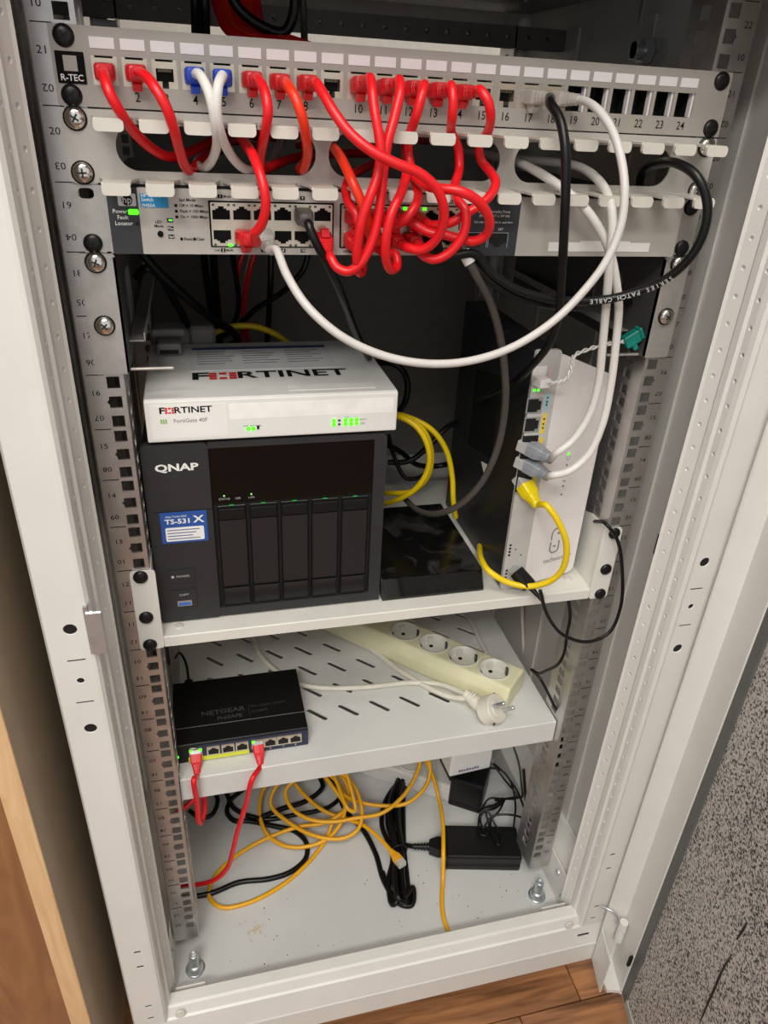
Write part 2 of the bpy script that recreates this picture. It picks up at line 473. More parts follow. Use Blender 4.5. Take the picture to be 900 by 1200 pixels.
# ------------------------------------------------------------------ server cabinet
YF = -0.084; YB = 0.52; ZT = 1.02; ZB = -0.107; ZF = -0.051
cab = thing('server_cabinet', 'white steel server rack cabinet with open door holding all the network gear', 'cabinet', (0, 0.2, FZ))
def post_poly(sg):
    p = [(0.2995, YF + 0.004), (0.297, YF), (0.268, YF), (0.2645, YF - 0.0018), (0.262, YF + 0.001), (0.2608, YF + 0.006), (0.2603, -0.071), (0.2582, -0.0685), (0.2578, -0.062), (0.2588, -0.0595),
         (0.2545, -0.0475), (0.2526, -0.045), (0.2545, -0.043), (0.2995, -0.043)]
    return [(sg * x, y) for x, y in p]
for sg, side in ((-1, 'left'), (1, 'right')):
    pst = MB().prism(post_poly(sg), (0, 0, -0.034), (1, 0, 0), (0, 1, 0), (0, 0, ZT + 0.034)).build('front_post', WHITE, cab)
    h = MB()
    for z in (0.539, 0.435):
        h.cyl((sg * 0.279, YF - 0.01, z), (sg * 0.279, YF + 0.012, z), 0.0052, 14)
    for z in (0.5085, 0.4645):
        h.box(sg * 0.279 - 0.0068, sg * 0.279 + 0.0068, YF - 0.01, YF + 0.012, z - 0.0009, z + 0.0009)
    h.cyl((sg * 0.279, YF - 0.01, 0.4875), (sg * 0.279, YF + 0.012, 0.4875), 0.003, 10)
    for z in (0.1096, 0.0825, 0.004, -0.021):
        h.box(sg * 0.279 - 0.0034, sg * 0.279 + 0.0034, YF - 0.01, YF + 0.012, z - 0.0019, z + 0.0019)
    cut(pst, h)
    # rows of fixing holes along the inner flanks
    h2 = MB(); hd_ = MB()
    for k in range(44):
        z = 0.7579 - 0.0220 * (k - 11)
        if 0.0 < z < 1.0:
            h2.cyl((sg * 0.2500, -0.0765, z), (sg * 0.2690, -0.0740, z), 0.0021, 10)
        z = 0.7336 - 0.0222 * (k - 11)
        if 0.0 < z < 1.0:
            h2.cyl((sg * 0.2490, -0.0560, z), (sg * 0.2592, -0.0522, z), 0.0021, 10)
    cut(pst, h2)
    for z in (0.539, 0.435): MB().cyl((sg * 0.279, YF + 0.0012, z), (sg * 0.279, YF + 0.013, z), 0.0053, 14).build('hole_shade', SLOTBLK, pst)  # black plugs stand in for the darkness inside the hollow post
    for z in (0.5085, 0.4645): MB().box(sg * 0.279 - 0.0069, sg * 0.279 + 0.0069, YF + 0.0008, YF + 0.013, z - 0.001, z + 0.001).build('slot_shade', SLOTBLK, pst)
    MB().cyl((sg * 0.279, YF + 0.001, 0.4875), (sg * 0.279, YF + 0.013, 0.4875), 0.0031, 10).build('hole_shade', SLOTBLK, pst)
    for z in (0.1096, 0.0825, 0.004, -0.021): MB().box(sg * 0.279 - 0.0035, sg * 0.279 + 0.0035, YF + 0.001, YF + 0.013, z - 0.002, z + 0.002).build('slot_shade', SLOTBLK, pst)
    # side panel
    sp = MB().box(min(sg * 0.2915, sg * 0.2985), max(sg * 0.2915, sg * 0.2985), -0.043, YB, ZB + 0.01, ZT)
    for yy in (0.03, 0.2, 0.36):
        sp.box(min(sg * 0.2885, sg * 0.2915), max(sg * 0.2885, sg * 0.2915), yy, yy + 0.035, ZB + 0.05, ZT - 0.03, 0.0012, 1)
    sp.build('side_panel', WHITE, cab)
    # lower side rail of the frame
    sr = MB().prism([(0.0, 0.0), (0.032, 0.0), (0.032, 0.075), (0.024, 0.075), (0.0, 0.046)], (sg * 0.2585, -0.035, ZF), (sg, 0, 0), (0, 0, 1), (0, 0.53, 0))
    sr.build('side_rail', WHITE, cab)
    br = MB().box(min(sg * 0.2555, sg * 0.2575), max(sg * 0.2555, sg * 0.2575), -0.052, 0.02, ZF, ZF + 0.062, 0.0006, 1)
    bo = br.build('corner_bracket', WHITE, cab)
    for z in (ZF + 0.02, ZF + 0.045):
        MB().lathe([(0.0045, 0), (0.0042, 0.0016), (0.002, 0.0028)], (sg * 0.2555, -0.043 + (0.02 if z > -0.02 else 0), z), (-sg, 0, 0), 10).build('bolt_head', ZINC, bo)
    # levelling bolt on the floor
    bx_, by_ = sg * 0.231, -0.0225
    b = MB().lathe([(0.012, 0), (0.012, 0.0016), (0.0075, 0.0018)], (bx_, by_, ZF), (0, 0, 1), 20).build('floor_bolt', ZINC, cab)
    MB().lathe([(0.0102, 0.0016), (0.0098, 0.005), (0.0080, 0.0110), (0.005, 0.0115)], (bx_, by_, ZF), (0, 0, 1), 18).build('collar', ZINC, b)
    MB().lathe([(0.0056, 0.0), (0.0056, 0.030), (0.0048, 0.0315), (0.0028, 0.0315), (0.0028, 0.0295)], (bx_, by_, ZF), (0, 0, 1), 16).build('threaded_stud', ZINC, b)
    MB().box(min(sg * 0.251, sg * 0.217), max(sg * 0.251, sg * 0.217), -0.0440, -0.005, ZF, ZF + 0.0007).build('seal_pad', TRAYM, b)
    MB().box(min(sg * 0.252, sg * 0.218), max(sg * 0.252, sg * 0.218), -0.0575, -0.056, ZF, ZF + 0.030, 0.0004, 1).build('corner_tab', WHITE, cab)
bp = [(-0.0605, ZF - 0.004), (-0.0605, -0.0215), (-0.0618, -0.0200), (-0.0745, -0.0200), (-0.0775, -0.0212), (-0.0815, -0.0335), (YF, -0.0352), (-0.0895, -0.0685), (-0.0905, -0.0705), (-0.0905, ZB), (-0.088, ZB), (-0.088, -0.10), (-0.07, -0.10)]
beam = MB().prism([(a, b) for a, b in bp], (-0.2625, 0, 0), (0, 1, 0), (0, 0, 1), (0.525, 0, 0)).build('base_beam', WHITE, cab)
for sg in (-1, 1):
    bp2 = [(YF + 0.0001, -0.0352), (-0.0895, -0.0685), (-0.0905, -0.0705), (-0.0905, ZB), (-0.043, ZB), (-0.043, -0.0345), (YF + 0.0001, -0.0345)]
    MB().prism(bp2, (sg * 0.2625, 0, 0), (0, 1, 0), (0, 0, 1), (sg * 0.037, 0, 0)).build('base_corner', WHITE, cab)
    MB().lathe([(0.0056, 0), (0.0056, 0.001), (0.0045, 0.0018)], (sg * 0.247, -0.0822, -0.0285), (0, -1, 0.25), 18).build('plug_cap', CREAM, beam)
MB().box(0.261, 0.277, -0.0872, -0.0862, -0.0505, -0.0485).build('slot_shade', SLOTBLK, beam)
trayo = MB().box(-0.2915, 0.2915, -0.0605, YB, ZF - 0.004, ZF).build('floor_tray', TRAYM, cab)
st = MB()
for k in range(60):
    a = random.uniform(0, 2 * PI); r = abs(random.gauss(0, 0.009))
    x, y = -0.152 + r * math.cos(a), 0.012 + r * math.sin(a) * 0.9
    q = random.uniform(0.0005, 0.0018)
    st.cyl((x, y, ZF - 0.0005), (x, y, ZF + 0.0001 + k * 0.000004), q, 9)
so = st.build('rust_stain', DUST, trayo); so['kind'] = 'stuff'
st = MB()
for k in range(46):
    x, y = random.uniform(-0.2, 0.22), random.uniform(-0.05, 0.05); q = random.uniform(0.0004, 0.0011)
    st.cyl((x, y, ZF - 0.0005), (x, y, ZF + 0.0003), q, 6)
so = st.build('dirt_specks', mat('dirt', (90, 84, 76), 0.9), trayo); so['kind'] = 'stuff'
MB().box(-0.2995, 0.2995, YB, YB + 0.006, 0.975, ZT).build('rear_beam', WHITE, cab)
MB().box(-0.2995, 0.2995, YB, YB + 0.006, ZB, 0.952).build('back_panel', mat('back_panel_shade_grey', (122, 120, 114), 0.6), cab)  # white-grey panel coloured darker to paint in the interior shade
MB().box(-0.2995, -0.27, YB, YB + 0.006, 0.952, 0.975).build('rear_post', WHITE, cab)
MB().box(0.27, 0.2995, YB, YB + 0.006, 0.952, 0.975).build('rear_post', WHITE, cab)
MB().box(-0.2995, 0.2995, YF, YB, ZT, ZT + 0.02).build('roof', WHITE, cab)
rl = MB().box(-0.25, 0.25, 0.02, 0.42, 1.003, 1.008).build('roof_plate', mat('roof_steel', (150, 148, 144), 0.4, 0.4), cab)
for x, y in ((0.11, 0.33), (0.19, 0.30), (-0.1, 0.3)):
    MB().lathe([(0.004, 0), (0.0038, 0.002), (0.002, 0.0032)], (x, y, 1.003), (0, 0, -1), 12).build('screw', CHROME, rl)
cbar = MB().box(-0.2885, 0.2885, 0.395, 0.41, 0.966, 0.988).build('cross_bar', mat('bar_steel', (120, 118, 116), 0.45, 0.4), cab)
hb = MB()
for k in range(22): hb.cyl((-0.26 + k * 0.025, 0.38, 0.977), (-0.26 + k * 0.025, 0.43, 0.977), 0.0028, 10)
cut(cbar, hb)
MB().box(-0.2885, 0.2885, YF + 0.002, -0.05, 0.992, ZT).build('top_beam', WHITE, cab)
# keeper on the left post
kp = MB().box(-0.2655, -0.2535, YF - 0.006, YF - 0.0035, 0.5165, 0.557, 0.0008, 1).build('latch_keeper', ZINC, cab)
MB().box(-0.2665, -0.2635, YF - 0.0045, YF + 0.004, 0.5165, 0.5615).build('keeper_flange', ZINC, kp)
MB().box(-0.2625, -0.2600, YF - 0.0045, YF + 0.001, 0.557, 0.5645).build('keeper_tooth', ZINC, kp)
# slot in the right side panel, cam lock
MB().box(0.2905, 0.2918, -0.012, 0.004, 0.492, 0.517).build('grip_slot', SLOTBLK, cab)
lk = MB().lathe([(0.013, 0), (0.013, 0.012), (0.0115, 0.013), (0.0115, 0.022)], (0.2915, 0.185, 0.957), (-1, 0, 0), 6, False).build('cam_lock', ZINC, cab)
MB().lathe([(0.008, 0.0), (0.008, 0.026), (0.0075, 0.030)], (0.2915, 0.185, 0.957), (-1, 0, 0), 18).build('lock_barrel', ZINC, lk)
MB().prism([(-0.006, -0.008), (0.006, -0.008), (0.006, 0.008), (0.003, 0.014), (0.003, 0.05), (-0.003, 0.05), (-0.003, 0.014), (-0.006, 0.008)], (0.264, 0.185, 0.957), (0, 1, 0), (0, 0, 1), (-0.0025, 0, 0)).build('cam_arm', ZINC, lk)

# mounting rails with square holes and unit numbers
def mounting_rail(sg, yf, name, letters=True, back=1):
    x_in, x_out = 0.2245, 0.2520
    b = MB()
    z0, z1 = -0.022, 1.0
    w = [(x_in, 0), (x_in, 0.045), (x_in + 0.002, 0.045), (x_in + 0.002, 0.002), (x_out + 0.0005, 0.002), (x_out + 0.0005, 0.020), (x_out + 0.0022, 0.020), (x_out + 0.0022, 0.0012), (x_out + 0.001, 0)]
    b.prism([(sg * x, yf + back * y) for x, y in w], (0, 0, z0), (1, 0, 0), (0, 1, 0), (0, 0, z1 - z0))
    o = b.build(name, RAILM, cab)
    c = MB()
    for u in range(1, 23):
        for k, zz in enumerate((ubot(u), ubot(u) + 0.015875, utop(u))):
            xa, xb = sg * (HX - 0.0047), sg * (HX + 0.0047)
            if k == 1:
                poly = [(xa, zz - 0.0047), (xb, zz - 0.0047), (xb, zz - 0.0025), (sg * (HX + 0.0066), zz), (xb, zz + 0.0025), (xb, zz + 0.0047), (xa, zz + 0.0047)]
            else:
                poly = [(xa, zz - 0.0047), (xb, zz - 0.0047), (xb, zz + 0.0047), (xa, zz + 0.0047)]
            c.prism(poly, (0, yf - 0.004 * back, 0), (1, 0, 0), (0, 0, 1), (0, back * 0.012, 0))
            # slots in the inner flange
            xs = sorted((sg * (x_in - 0.004), sg * (x_in + 0.006)))
            ys = sorted((yf + back * 0.018, yf + back * 0.030))
            c.box(xs[0], xs[1], ys[0], ys[1], zz - 0.0047, zz + 0.0047)
    cut(o, c)
    if letters:
        t = MB()
        for u in range(1, 23):
            z = u * U
            t.text('%02d' % u if u < 10 else str(u), 0.0062, (sg * 0.2464, yf - 0.0003, z - 0.0145), sx=1.15)
            t.text('%02d' % (23 - u), 0.0062, (sg * 0.2464, yf - 0.0003, z - 0.0345), (-1, 0, 0), (0, 0, -1), sx=1.15)
            t.box(min(sg * 0.2388, sg * 0.2512), max(sg * 0.2388, sg * 0.2512), yf - 0.0003, yf, z - 0.0003, z + 0.0003)
        t.build('unit_numbers', INK, o)
    return o
mounting_rail(-1, 0.0, 'mounting_rail'); mounting_rail(1, 0.0, 'mounting_rail')
mounting_rail(-1, 0.44, 'mounting_rail', False, -1); mounting_rail(1, 0.44, 'mounting_rail', False, -1)

# ------------------------------------------------------------------ open door on the right
HP = Vector((0.2995, -0.0935, 0))
DU = Vector((-math.sin(math.radians(14.2)), -math.cos(math.radians(14.2)), 0))
DN = Vector((-0.9694, 0.2453, 0))
def dprism(poly, z0, z1): # poly in (u, n) door coordinates
    return MB().prism(poly, HP + Vector((0, 0, z0)), DU, DN, (0, 0, z1 - z0))
DOORO = -0.0165
# hinge stile: return flange, face and outer skin
stl = dprism([(0.000, DOORO - 0.004), (0.000, 0.0095), (0.0015, 0.0095), (0.003, 0.0085), (0.003, DOORO), (0.0455, DOORO), (0.0455, DOORO - 0.012), (0.0, DOORO - 0.012)], -0.105, 1.01)
door = stl.build('door', WHITE, cab)
dprism([(0.0455, DOORO - 0.002), (0.0585, DOORO - 0.002), (0.0585, DOORO - 0.012), (0.0455, DOORO - 0.012)], -0.100, 1.005).build('seal_strip', GREYSTRIP, door)
dprism([(0.0585, DOORO - 0.005), (0.535, DOORO - 0.005), (0.535, DOORO - 0.009), (0.0585, DOORO - 0.009)], -0.094, 1.0).build('glass_pane', SPECK, door)
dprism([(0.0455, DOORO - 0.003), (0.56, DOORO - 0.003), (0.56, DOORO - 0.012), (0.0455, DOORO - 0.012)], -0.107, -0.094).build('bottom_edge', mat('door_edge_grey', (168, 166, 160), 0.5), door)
dprism([(0.0455, DOORO - 0.003), (0.56, DOORO - 0.003), (0.56, DOORO - 0.012), (0.0455, DOORO - 0.012)], 1.0, 1.01).build('top_edge', WHITE, door)
dprism([(0.535, DOORO), (0.585, DOORO), (0.585, DOORO - 0.012), (0.535, DOORO - 0.012)], -0.105, 1.01).build('free_stile', WHITE, door)
dprism([(0.000, 0.0095), (0.044, 0.0005), (0.044, DOORO), (0.000, DOORO)], -0.105, -0.099).build('bottom_bracket', WHITE, door)
MB().sheet([HP + DN * 0.0095 + Vector((0, 0, -0.105)), HP + DN * 0.0095 + DU * 0.044 + Vector((0, 0, -0.105)), HP + DN * 0.0095 + DU * 0.044 + Vector((0, 0, -0.099)), HP + DN * 0.0095 + Vector((0, 0, -0.035))], DN * -0.0012).build('corner_gusset', WHITE, door)
sc_ = MB()
for q in (((0.2777,-0.2674,0.2164), (0.2780,-0.2660,0.1893), (0.2777,-0.2671,0.1572), (0.2776,-0.2679,0.1243), (0.2772,-0.2691,0.0961)), ((0.2777,-0.2673,0.2663), (0.2778,-0.2668,0.2536), (0.2784,-0.2646,0.2348))):
    q = [Vector(v) + DN * 0.0002 for v in q]
    sc_.tube(q, lambda t: 0.0014 - 0.001 * abs(2 * t - 1) ** 2, 6, 4)
sc_.build('scuff_marks', mat('scuff_dark', (26, 25, 24), 0.6), door)
hg = MB()
c0 = HP + DU * 0.012 + DN * (DOORO + 0.006)
for k in range(3):
    hg.cyl(c0 + Vector((0, 0, -0.04 + k * 0.014)), c0 + Vector((0, 0, -0.029 + k * 0.014)), 0.0055, 12)
hg.build('hinge', WHITE, door)
MB().tube([(0.2815,-0.0880,0.0101), (0.2876,-0.0940,0.0119), (0.2945,-0.1000,0.0100), (0.2985,-0.1040,0.0040), (0.2965,-0.1060,-0.0031)], 0.0016, 8).build('hinge_pin', ZINC, door)
MB().box(-0.004, 0.004, -0.0015, 0.0015, -0.008, 0.010).rot(0.2).build('catch', SLOTBLK, door, local=True).location = (HP + DU * 0.0445 + DN * (DOORO + 0.001) + Vector((0, -0.2, -0.03 - FZ)))

# ------------------------------------------------------------------ screws
def screw_mesh(kind):
    a = MB().lathe([(0.0064, 0), (0.0064, 0.0010), (0.0058, 0.0022), (0.0040, 0.0030), (0.0012, 0.0033)], (0, 0, 0), (0, -1, 0), 18)
    return a.mesh('screw', BLACKS if kind == 'black' else CHROME)
SCR = {'black': screw_mesh('black'), 'chrome': screw_mesh('chrome')}
xs_ = MB()
for a in (0.5, 0.5 + PI / 2):
    m2 = MB().box(-0.0028, 0.0028, -0.0036, -0.0028, -0.0006, 0.0006).rot(a, axis='Y'); xs_.add(m2.v, m2.f)
XM = {'black': xs_.mesh('cross_slot', SLOTBLK), 'chrome': xs_.mesh('cross_slot', mat('slot_grey', (60, 58, 56), 0.5, 0.5))}
WASH = MB().lathe([(0.0074, 0), (0.0074, 0.0012), (0.0060, 0.0014)], (0, 0, 0), (0, -1, 0), 18).mesh('washer', BLACK)
def screw(parent, x, z, y=-0.003, kind='black', washer=False):
    o = link('screw', SCR[kind], parent, (x, y - (0.001 if washer else 0), z))
    rt = random.uniform(0, PI)
    s = bpy.data.objects.new('cross_slot', XM[kind]); col.objects.link(s); s.parent = o; s.rotation_euler = (0, rt, 0)
    if washer:
        s = bpy.data.objects.new('washer', WASH); col.objects.link(s); s.parent = o; s.location = (0, 0.001, 0)

# ------------------------------------------------------------------ patch panel (unit 21)
PX0, PP = -0.2109, 0.0181
def px(i): return PX0 + PP * (i - 1)
PZ = 0.9098
pp = thing('patch_bay', 'grey 24-port patch panel with numbered jacks across the top of the rack', 'patch panel', (0, 0.02, 20 * U))
face = plateXZ(rrect(-0.2412, 0.2412, 20 * U + 0.0004, 21 * U - 0.0004, 0.001, 2), -0.0035, -0.0018).build('face_plate', PANELM, pp)
c = MB()
for i in range(1, 25):
    c.box(px(i) - 0.0077, px(i) + 0.0077, -0.01, 0.004, PZ - 0.0080, PZ + 0.0080)
for sg in (-1, 1):
    for z in (ubot(21), utop(21)): c.cyl((sg * HX, -0.01, z), (sg * HX, 0.004, z), 0.0036, 12)
cut(face, c)
MB().box(-0.2235, 0.2235, -0.0018, 0.045, 21 * U - 0.0022, 21 * U - 0.0006).build('top_fold', PANELM, pp)
MB().box(-0.2235, 0.2235, -0.0018, 0.012, 20 * U + 0.0006, 20 * U + 0.0022).build('bottom_fold', PANELM, pp)
LM = MB().box(-0.0073, 0.0073, -0.0003, 0.0003, -0.0030, 0.0030).mesh('name_label', LABELW)
jm = MB()
jm.box(-0.0077, -0.0054, -0.0, 0.012, -0.0080, 0.0080); jm.box(0.0054, 0.0077, -0.0, 0.012, -0.0080, 0.0080)
jm.box(-0.0054, 0.0054, -0.0, 0.012, 0.0030, 0.0068); jm.box(-0.0054, -0.0020, -0.0, 0.012, -0.0080, -0.0042)
jm.box(0.0020, 0.0054, -0.0, 0.012, -0.0080, -0.0042)
JM = jm.mesh('keystone_jack', JACKM)
dm = MB().box(-0.0076, 0.0076, 0.010, 0.013, -0.0079, 0.0079).box(-0.0022, 0.0022, 0.001, 0.013, -0.0080, -0.0066)
DM = dm.mesh('jack_cavity', SLOTBLK)
gm = MB()
for k in range(8): gm.box(-0.0040 + k * 0.00108, -0.0036 + k * 0.00108, 0.001, 0.008, 0.0012, 0.0036)
GM = gm.mesh('contacts', mat('contact_dull', (150, 140, 120), 0.4, 0.8))
SM = MB().box(-0.0076, 0.0076, 0.0115, 0.0125, -0.0079, 0.0079).mesh('jack_cavity', SLOTBLK)
wm_ = MB().box(0.0062, 0.0077, -0.0005, 0.0042, -0.0080, 0.0080).box(-0.0077, -0.0070, -0.0005, 0.0042, -0.008, 0.008)
WMm = wm_.mesh('port_sleeve', LABELW)
SM2 = MB().box(-0.0078, 0.0078, 0.016, 0.017, -0.0081, 0.0081).box(0.0062, 0.0077, 0.0043, 0.016, -0.0081, 0.0081).box(-0.0078, -0.0070, 0.0043, 0.016, -0.0081, 0.0081).box(-0.0072, 0.0061, 0.0, 0.016, 0.0078, 0.0082).box(-0.0072, 0.0061, 0.0, 0.016, -0.0082, -0.0078).mesh('jack_cavity', SLOTBLK)
for i in range(1, 25):
    link('name_label', LM, pp, (px(i), -0.0037, 0.9245))
    if i <= 18:
        j = link('keystone_jack', JM, pp, (px(i), -0.0030, PZ))
        for nm, me in (('jack_cavity', DM), ('contacts', GM)):
            s = bpy.data.objects.new(nm, me); col.objects.link(s); s.parent = j
    else:
        j = link('port_sleeve', WMm, pp, (px(i), -0.0012, PZ)); s = bpy.data.objects.new('jack_cavity', SM2); col.objects.link(s); s.parent = j
for i in range(1, 25):
    MB().text(str(i), 0.0078, (px(i), -0.0037, 0.8958), bold=0.004, sx=0.9).build('port_number', INK, pp)
lg = plateXZ(rrect(-0.2392, -0.2224, 0.9017, 0.9190, 0.0003, 1), -0.0041, -0.0035).build('maker_badge', INK, pp)
MB().box(-0.2348, -0.2268, -0.0043, -0.0040, 0.9085, 0.9168).build('badge_square', PANELM, lg)
MB().text('R-TEC', 0.0050, (-0.2308, -0.0043, 0.9048), bold=0.012).build('lettering', INKW, lg)
for sg in (-1, 1):
    screw(pp, sg * HX, utop(21)); screw(pp, sg * HX, ubot(21))

# ------------------------------------------------------------------ cable organiser (unit 20)
og = thing('cable_organiser', 'grey cable organiser panel with cream fingers and oval openings below patch panel', 'cable organiser', (0, -0.01, 19 * U))
face = plateXZ(rrect(-0.2412, 0.2412, 19 * U + 0.0004, 20 * U - 0.0006, 0.0015, 2), -0.0035, -0.0018).build('face_plate', ORGM, og)
c = MB()
for x0, x1 in ((-0.2098, -0.0772), (-0.0681, 0.0607), (0.0725, 0.2045)):
    c.prism(rrect(x0, x1, 0.8529, 0.8806, 0.0134, 8), (0, -0.01, 0), (1, 0, 0), (0, 0, 1), (0, 0.02, 0))
cut(face, c)
fg = MB()
fw, bw = 0.0088, 0.0128
fg.prism([(-bw, 0), (-fw, -0.016), (-fw, -0.034), (fw, -0.034), (fw, -0.016), (bw, 0)], (0, -0.0035, 0), (1, 0, 0), (0, 1, 0), (0, 0, 0.0016))
fg.prism(rrect(-fw, fw, -0.0058, 0.0016, 0.0026, 4), (0, -0.0400, 0), (1, 0, 0), (0, 0, 1), (0, 0.0030, 0))
FGM = fg.mesh('finger', CREAM)
for k in range(17):
    x = -0.2189 + 0.009 + 0.02668 * k
    link('finger', FGM, og, (x, 0, 0.8830)); link('finger', FGM, og, (x, 0, 0.8470))
for sg in (-1, 1):
    screw(og, sg * HX, utop(20), kind='chrome', washer=True); screw(og, sg * HX, ubot(20), kind='chrome', washer=True)

# ------------------------------------------------------------------ 24 port switch (unit 19)
SY = -0.012
sw = thing('network_switch', 'grey 24-port rack network switch with blue label and lit green power light', 'network switch', (0, 0.1, 18 * U))
MB().box(-0.2195, 0.2195, SY + 0.0025, 0.25, 18 * U + 0.0008, 19 * U - 0.0008).build('case', SWB, sw)
def fplate(x0, x1, m, name='front_panel', y=SY):
    return plateXZ(rrect(x0, x1, 18 * U + 0.0010, 19 * U - 0.0010, 0.0004, 1), y, y + 0.0030).build(name, m, sw)
fplate(-0.2190, -0.1992, SWD)
fp = fplate(-0.1992, 0.0362, SWL)
fplate(0.0362, 0.0785, SWD, y=SY)
fplate(0.0785, 0.2193, SWL)
for sg in (-1, 1):
    e = plateXZ(rrect(min(sg * 0.2425, sg * 0.2190), max(sg * 0.2425, sg * 0.2190), 18 * U + 0.0008, 19 * U - 0.0010, 0.002, 3), -0.0025, -0.0006)
    eo = e.build('mounting_ear', BRACKM, sw)
    c = MB().prism(rrect(sg * HX - 0.0052, sg * HX + 0.0052, utop(19) - 0.0033, utop(19) + 0.0033, 0.0032, 5), (0, -0.01, 0), (1, 0, 0), (0, 0, 1), (0, 0.02, 0))
    cut(eo, c)
    MB().box(min(sg * 0.2190, sg * 0.2205), max(sg * 0.2190, sg * 0.2205), SY + 0.002, 0.05, 18 * U + 0.001, 19 * U - 0.001).build('ear_flange', BRACKM, eo)
    screw(sw, sg * HX, ubot(19), y=-0.0025)
screw(sw, HX, utop(19), y=-0.0025)
# RJ45 port blocks
def rj_poly(cx, cz, flip=1, w=0.0060, h=0.0040):
    return [(cx - w, cz - flip * h), (cx + w, cz - flip * h), (cx + w, cz + flip * h * 0.55), (cx + w * 0.62, cz + flip * h * 0.55), (cx + w * 0.62, cz + flip * h * 0.8), (cx + w * 0.32, cz + flip * h * 0.8), (cx + w * 0.32, cz + flip * h * 1.15),
            (cx - w * 0.32, cz + flip * h * 1.15), (cx - w * 0.32, cz + flip * h * 0.8), (cx - w * 0.62, cz + flip * h * 0.8), (cx - w * 0.62, cz + flip * h * 0.55), (cx - w, cz + flip * h * 0.55)]
SWP = {}
for blk, (bx0, bx1) in enumerate(((-0.1520, -0.0668), (-0.0600, 0.0295))):
    bb = plateXZ(rrect(bx0, bx1, 0.8070, 0.8355, 0.0004, 1), SY - 0.0012, SY + 0.0).build('port_block', JACKM, sw)
    c = MB(); dk = MB(); ld = MB()
    wcol = (bx1 - bx0) / 6
    for k in range(6):
        cx = bx0 + wcol * (k + 0.5)
        for row, cz in ((0, 0.8285), (1, 0.8135)):
            p = blk * 12 + k * 2 + row + 1
            SWP[p] = (cx, cz)
            c.prism(rj_poly(cx, cz, -1 if row else 1), (0, SY - 0.01, 0), (1, 0, 0), (0, 0, 1), (0, 0.02, 0))
            for s2 in (-1, 1):
                ld.box(cx + s2 * 0.0052 - 0.0009, cx + s2 * 0.0052 + 0.0009, SY - 0.0014, SY - 0.0011, cz + (0.0048 if row == 0 else -0.0064), cz + (0.0062 if row == 0 else -0.0050))
    cut(bb, c)
    MB().box(bx0, bx1, SY - 0.0002, SY + 0.0022, 0.8070, 0.8355).build('port_cavity', SLOTBLK, bb)
    plateXZ(rrect(bx0 - 0.0012, bx1 + 0.0012, 0.8060, 0.8365, 0.0004, 1), SY - 0.0004, SY + 0.0).build('port_border', INK, bb)
    ld.build('status_lights', mat('led_off', (70, 84, 60), 0.4), bb)
    t = MB(); pl = MB()
    for k in range(6):
        cx = bx0 + wcol * (k + 0.5)
        for row, z in ((0, 0.8393), (1, 0.8040)):
            pl.box(cx - 0.0016, cx + 0.0016, SY - 0.0004, SY, z - 0.0012, z + 0.0012)
            MB().text(str(blk * 12 + k * 2 + row + 1), 0.0024, (cx, SY - 0.0005, z), bold=0.01).build('port_number', INKW, bb)
    t2 = MB()
    for z in (0.8393, 0.8040):
        t2.text('Link', 0.0022, (bx0 + wcol * 0.5 - 0.0042, SY - 0.0005, z), bold=0.008)
        t2.text('Mode', 0.0022, (bx0 + wcol * 0.5 + 0.0046, SY - 0.0005, z), bold=0.008)
    po = pl.build('number_patches', INK, bb); t2.build('lettering', INK, bb)
# four shared ports on the dark section
for cx in (0.0455, 0.0627):
    sp_ = plateXZ(rj_poly(cx + 0.0, 0.8132, -1, 0.0074, 0.0046), SY - 0.0004, SY + 0.001).build('uplink_port', SLOTBLK, sw)
    q = MB()
    for a, b in (((cx - 0.0079, SY - 0.0006, 0.8074), (cx - 0.0079, SY - 0.0006, 0.8180)), ((cx + 0.0079, SY - 0.0006, 0.8074), (cx + 0.0079, SY - 0.0006, 0.8180)), ((cx - 0.0079, SY - 0.0006, 0.8180), (cx + 0.0079, SY - 0.0006, 0.8180))):
        q.cyl(a, b, 0.0003, 6)
    q.build('port_rim', ZINC, sp_)
t = MB()
t.text('Dual-Personality Ports', 0.0028, (0.0575, SY - 0.0003, 0.8330), bold=0.008)
t.text('(10/100/1000-T or SFP (M))', 0.0022, (0.0580, SY - 0.0003, 0.8300), bold=0.006)
t.text('Use only one (T or M) for each Port', 0.0021, (0.0575, SY - 0.0003, 0.8255), bold=0.006)
t.text('24T', 0.0026, (0.0640, SY - 0.0003, 0.8205), bold=0.01)
t.text('Power', 0.0036, (-0.2005 - 0.0062, SY - 0.0003, 0.8285), bold=0.012, align='RIGHT')
t.text('Fault', 0.0036, (-0.2005 - 0.0062, SY - 0.0003, 0.8247), bold=0.012, align='RIGHT')
t.text('Locator', 0.0036, (-0.2005 - 0.0036, SY - 0.0003, 0.8209), bold=0.012, align='RIGHT')
t.build('lettering', INKW, sw)
lp = plateXZ(rrect(-0.2062, -0.1996, 0.8266, 0.8300, 0.0010, 3), SY - 0.0008, SY).build('power_light', GREEN, sw)
MB().cyl((-0.2012, SY - 0.0006, 0.8209), (-0.2012, SY + 0.001, 0.8209), 0.0012, 12).build('locator_light', SLOTBLK, sw)
bd = plateXZ(rrect(-0.2120, -0.2005, 0.8320, 0.8398, 0.0008, 3), SY - 0.0006, SY).build('maker_badge', BRACKM, sw)
MB().cyl((-0.2062, SY - 0.0010, 0.8358), (-0.2062, SY, 0.8358), 0.0035, 20).build('badge_disc', INK, bd)
MB().text('hp', 0.0062, (-0.2062, SY - 0.0012, 0.8358), bold=0.01).build('lettering', BRACKM, bd)
